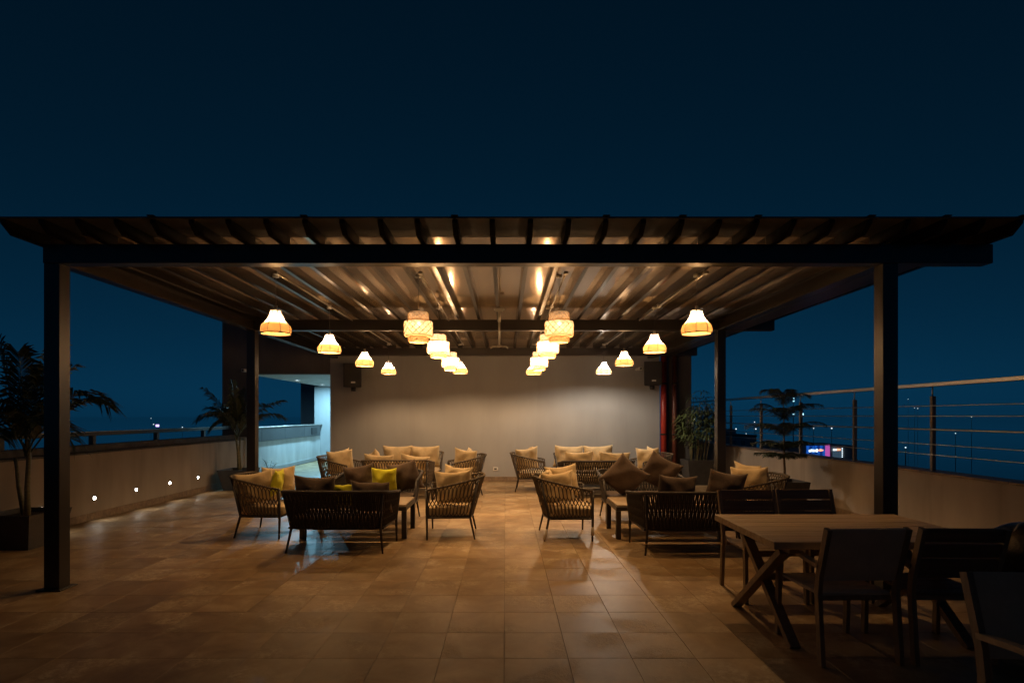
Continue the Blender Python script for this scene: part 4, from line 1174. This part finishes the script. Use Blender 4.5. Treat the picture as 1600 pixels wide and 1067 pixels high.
# lady palm at the rear right
t = thing('potted_cane_palm', 'bushy cane palm in a grey planter beside the red pipes', 'palm', (4.36, 12.42, 0))
planter(t, 0.29, 0.22, 0.56)
for k in range(14):
    bx, by = rnd.uniform(-0.17, 0.17), rnd.uniform(-0.17, 0.17)
    hgt = rnd.uniform(1.1, 2.0)
    tx, ty = bx * 1.7 + rnd.uniform(-0.12, 0.12), by * 1.7 + rnd.uniform(-0.1, 0.1)
    MB().tube([(bx, by, 0.48), ((bx + tx) / 2, (by + ty) / 2, hgt * 0.6 + 0.1), (tx, ty, hgt)], [0.012, 0.010, 0.007], 6).build('cane', 'palm_stem', t)
    for q in range(10):
        zf = rnd.uniform(0.42, 1.02)
        o = Vector((bx + (tx - bx) * zf, by + (ty - by) * zf, 0.48 + (hgt - 0.48) * zf))
        a = rnd.uniform(0, 2 * PI)
        st = o + Vector((math.cos(a) * 0.16, math.sin(a) * 0.16, rnd.uniform(0.05, 0.18)))
        m = MB().tube([o, st], 0.004, 4, cap=False)
        for j in range(8):
            b = a + (j - 3.5) * 0.32
            ln = rnd.uniform(0.20, 0.36)
            d = Vector((math.cos(b), math.sin(b), rnd.uniform(-0.05, 0.4)))
            s = Vector((-math.sin(b), math.cos(b), 0)) * 0.017
            e1 = st + d * ln * 0.55; e2 = st + d * ln + Vector((0, 0, -ln * rnd.uniform(0.2, 0.5)))
            m.add([st, e1 + s, e2, e1 - s], [(0, 1, 2, 3)])
        m.build('leaf_fan', 'cane_leaf', t)

# norfolk pine
t = thing('potted_pine', 'tiered pine tree in a planter before the right parapet', 'tree', (4.60, 8.95, 0))
planter(t, 0.27, 0.20, 0.49)
MB().tube([(0.0, 0, 0.40), (-0.02, 0, 0.9), (-0.02, 0, 1.4), (-0.03, 0, 1.95)], [0.021, 0.017, 0.012, 0.005], 8).build('trunk', 'bark', t)
for z, half, nbr, rise in ((0.90, 0.44, 7, 0.04), (1.05, 0.48, 7, 0.09), (1.27, 0.60, 8, 0.17), (1.52, 0.58, 7, 0.20), (1.77, 0.38, 6, 0.22)):
    a0 = rnd.uniform(0, 1)
    for k in range(nbr):
        a = a0 + 2 * PI * k / nbr + rnd.uniform(-0.15, 0.15)
        ln = half * rnd.uniform(0.8, 1.08)
        d = Vector((math.cos(a), math.sin(a), 0))
        base = Vector((-0.022, 0, z))
        rz_ = rise * rnd.uniform(0.7, 1.15)
        path = bez(base, base + d * ln * 0.5 + Vector((0, 0, rz_ * 1.5)), base + d * ln + Vector((0, 0, rz_ * rnd.uniform(0.6, 1.0))), 12)
        m = MB().tube(path, [0.006 * (1 - 0.7 * i / 12) for i in range(13)], 5, cap=False)
        side = Vector((-d.y, d.x, 0))
        for i in range(1, 13):
            for q in range(3):
                p = path[i - 1].lerp(path[i], q / 3)
                for sg in (-1, 1):
                    l2 = 0.15 * math.sin(PI * (0.12 + 0.80 * i / 12)) * rnd.uniform(0.75, 1.1)
                    dirv = (side * sg + d * 0.6).normalized()
                    e = p + dirv * l2 + Vector((0, 0, -0.055 * rnd.uniform(0.2, 1.4)))
                    mid = p.lerp(e, 0.5) + Vector((0, 0, 0.012))
                    m.tube([p, mid, e], [0.004, 0.0046, 0.0015], 3, cap=False)
        m.build('branch', 'pine_leaf', t)

# small shrub by the corridor mouth
t = thing('small_plant', 'small leafy plant at the corridor mouth behind the left steel post', 'plant', (-5.45, 12.55, 0))
MB().lathe([(0.085, 0.0), (0.11, 0.2), (0.10, 0.2), (0.095, 0.17), (0.0005, 0.17)], 20).build('pot', 'planter_grey', t)
for k in range(9):
    a = rnd.uniform(0, 6.28); d = Vector((math.cos(a), math.sin(a), 0)) * rnd.uniform(0.05, 0.14)
    pts = bez((0, 0, 0.17), (d.x * 0.3, d.y * 0.3, 0.35), (d.x * 1.3, d.y * 1.3, rnd.uniform(0.35, 0.56)), 6)
    m = MB().tube(pts, 0.0035, 4, cap=False)
    for p in pts[2:]:
        for q in range(2):
            b = rnd.uniform(0, 6.28); e = Vector((math.cos(b), math.sin(b), 0.25)); s = Vector((-math.sin(b), math.cos(b), 0)) * 0.013
            m.add([p, p + e * 0.05 + s, p + e * 0.10, p + e * 0.05 - s], [(0, 1, 2, 3)])
    m.build('stem', 'cane_leaf', t)

# ------------------------------------------------------------------ the town below
GZ = -18.0
gr = MB().add([(-9000, -2000, GZ), (9000, -2000, GZ), (9000, 12000, GZ), (-9000, 12000, GZ)], [(0, 1, 2, 3)]).build('ground', 'city_ground')
tag(gr, kind='structure')
bd = thing('host_building', 'building under the terrace', 'building', (-0.5, 8.5, GZ))
box_part('wall', 'distant_wall', bd, -6.6, 6.0, -11.3, 11.8, 0.005, -GZ - 0.46)

def at(x, y, Y):
    return ((x - 790) / F_PX * Y, Y, CAM_H - (y - 650) / F_PX * Y)
# neon fronted building
x0, Y0, zt = at(1261, 694, 120)
x1 = at(1319, 694, 120)[0]
zb = at(1300, 722, 120)[2]
t = thing('neon_building', 'far building with blue and pink neon front seen between the rods', 'building', ((x0 + x1) / 2, Y0, GZ))
hw = (x1 - x0) / 2; H = zt - GZ; HB = zb - GZ
box_part('wall', 'distant_wall', t, -hw - 4, hw + 3, 0.3, 14, 0.005, H - 0.3)
def nx(px): return at(px, 0, 120)[0] - (x0 + x1) / 2
def nz(py): return at(0, py, 120)[2] - GZ
gx = hw
for k in range(7):
    a0 = nx(1261) + k * (nx(1290) - nx(1261)) / 7; a1 = nx(1261) + (k + 1) * (nx(1290) - nx(1261)) / 7
    for q in range(4):
        z0_ = HB + q * (H - 0.2 - HB) / 4; z1_ = HB + (q + 0.9) * (H - 0.2 - HB) / 4
        box_part('light_panel', 'neon_blue' if (k * 3 + q * 5) % 7 < 4 else 'neon_deep', t, a0 + 0.03, a1 - 0.03, 0.10, 0.28, z0_, z1_)
box_part('pink_panel', 'neon_pink', t, nx(1290.5), nx(1297), 0.08, 0.28, HB, H - 0.1)
for k in range(4):
    a0 = nx(1302) + k * 0.52
    box_part('window', 'lit_window', t, a0, a0 + 0.4, 0.12, 0.28, HB, nz(705))
def blocks(pxa, pxb, pya, pyb, n, m, seed):
    rr_ = random.Random(seed)
    for k in range(n):
        a = nx(pxa) + (nx(pxb) - nx(pxa)) * k / n; b = nx(pxa) + (nx(pxb) - nx(pxa)) * (k + 0.8) / n
        box_part('sign_letter', m, t, a, b, -0.12, 0.06, nz(pyb) + rr_.uniform(0, 0.12), nz(pya) - rr_.uniform(0, 0.2))
blocks(1264, 1278, 701.5, 706, 5, 'neon_white', 1)
blocks(1278, 1286.5, 701, 705, 3, 'neon_orange', 2)
blocks(1302, 1307.5, 700.5, 704, 2, 'neon_white', 3)
blocks(1308, 1313.5, 700.5, 704, 2, 'neon_orange', 4)
for k in range(5):
    box_part('lamp_strip', 'neon_white', t, nx(1316.2), nx(1316.8), 0.0, 0.2, nz(700 + k * 3.2 + 1.4), nz(700 + k * 3.2))

# dark buildings, mostly below the horizon, with a few lit windows
def block(label, px0, px1, py, Y, depth, lit, seed, cat='building'):
    rr_ = random.Random(seed)
    xa = at(px0, py, Y)[0]; xb = at(px1, py, Y)[0]; h = at(px0, py, Y)[2] - GZ
    t = thing('town_building', label, cat, ((xa + xb) / 2, Y, GZ), 0, 'dark town buildings below the terrace')
    w2 = (xb - xa) / 2
    box_part('wall', 'distant_wall', t, -w2, w2, 0, depth, 0.005, h)
    box_part('roof_parapet', 'distant_roof', t, -w2 - 0.15, w2 + 0.15, -0.15, depth + 0.15, h + 0.002, h + 0.5)
    box_part('roof_hut', 'distant_wall', t, -w2 * 0.4, w2 * 0.1, depth * 0.4, depth * 0.7, h + 0.503, h + 2.2)
    nwx = max(3, int(w2 * 2 / 3.2)); nfl = 3
    for r in range(nfl):
        for c in range(nwx):
            xc = -w2 + (c + 0.5) * 2 * w2 / nwx; zc = h - 1.9 - r * 3.1
            if zc < 1: continue
            box_part('window', 'lit_window' if rr_.random() < lit else 'dark_glass', t, xc - 0.6, xc + 0.6, -0.06, -0.002, zc - 0.7, zc + 0.6)
block('dark town building seen left of the potted pine', 1140, 1182, 682, 170, 16, 0.10, 1)

def street(px, py, Y, label, m='street_glow', s=1.0):
    s *= 0.8
    x, y, z = at(px, py, Y)
    t = thing('street_lamp', label, 'street lamp', (x, y, GZ), 0, 'distant lamps of the town')
    h = z - GZ
    MB().tube([(0, 0, 0.005), (0, 0, h)], [0.14, 0.08], 6).build('pole', 'distant_roof', t)
    MB().lathe([(0.02 * s, h + 0.001), (0.26 * s, h + 0.12 * s), (0.30 * s, h + 0.3 * s), (0.18 * s, h + 0.52 * s), (0.02 * s, h + 0.56 * s)], 10).build('lamp_head', m, t)
street(1150, 671, 190, 'distant lamp just right of the middle right steel post')
street(1181, 671, 190, 'distant lamp by the second railing post')
street(1271, 670, 180, 'distant lamp above the neon sign, left one')
street(1299.5, 670, 180, 'distant lamp above the neon sign, right one')
street(1179, 660, 260, 'faint distant lamp above the second railing post')
street(1166, 678, 230, 'small distant lamp left of the pine trunk', 'street_glow', 0.7)
street(1419, 624, 420, 'distant high lamp right of the right steel post', 'street_glow', 0.9)
street(1429, 637.5, 420, 'distant lamp left of the nearest railing post, left of a pair', 'street_glow', 0.9)
street(1434, 638.5, 420, 'distant lamp left of the nearest railing post, right of a pair', 'street_glow', 1.1)
street(1518, 652, 260, 'lone distant lamp far right near the second rod', 'street_glow', 0.9)
street(1493, 677.5, 230, 'lone distant lamp far right below the thick rod', 'street_glow', 0.8)
street(1415, 700, 100, 'low lamp beside the right steel post', 'street_glow', 0.55)
street(236, 654, 330, 'faint high light above the violet sign', 'street_glow', 0.7)
street(240, 663.5, 330, 'white distant light left of the violet sign', 'street_glow', 1.2)
street(285, 668, 330, 'distant pale light on the left horizon right of the violet sign', 'street_glow', 1.2)
street(1085, 655, 240, 'tiny distant light behind the cane palm', 'street_glow', 0.8)
x, y, z = at(246, 664.5, 318)
t = thing('violet_sign', 'small violet lit sign on the left horizon', 'sign', (x, y, GZ))
MB().tube([(0, 0, 0.005), (0, 0, z - GZ - 0.8)], 0.2, 6).build('pole', 'distant_roof', t)
box_part('panel', 'violet_glow', t, -1.0, 1.0, -0.1, 0.1, z - GZ - 0.8, z - GZ + 0.5, 0.1)
# mast with a string of lights
x, y, z = at(1239.5, 618, 170)
t = thing('light_mast', 'tall mast with a string of pale lights behind the potted pine', 'mast', (x, y, GZ))
MB().tube([(0, 0, 0.005), (0, 0, z - GZ)], [0.22, 0.1], 6).build('pole', 'distant_roof', t)
for py in (622.5, 626.5, 642.5, 646.8):
    zz = at(0, py, 170)[2] - GZ
    box_part('light', 'mast_glow', t, -0.2, 0.2, -0.32, -0.12, zz - 0.18, zz + 0.18)
x, y, z = at(1252.5, 648, 170)
t = thing('lit_billboard', 'small cyan lit board beside the railing post right of the pine', 'billboard', (x, y, GZ))
MB().tube([(0, 0, 0.005), (0, 0, z - GZ - 0.9)], 0.2, 6).build('pole', 'distant_roof', t)
box_part('panel', 'mast_glow', t, 0.0, 0.6, -0.1, 0.1, z - GZ - 0.1, z - GZ + 0.5)
box_part('panel', 'mast_glow', t, -0.6, 0.1, -0.1, 0.1, z - GZ - 0.9, z - GZ - 0.5)
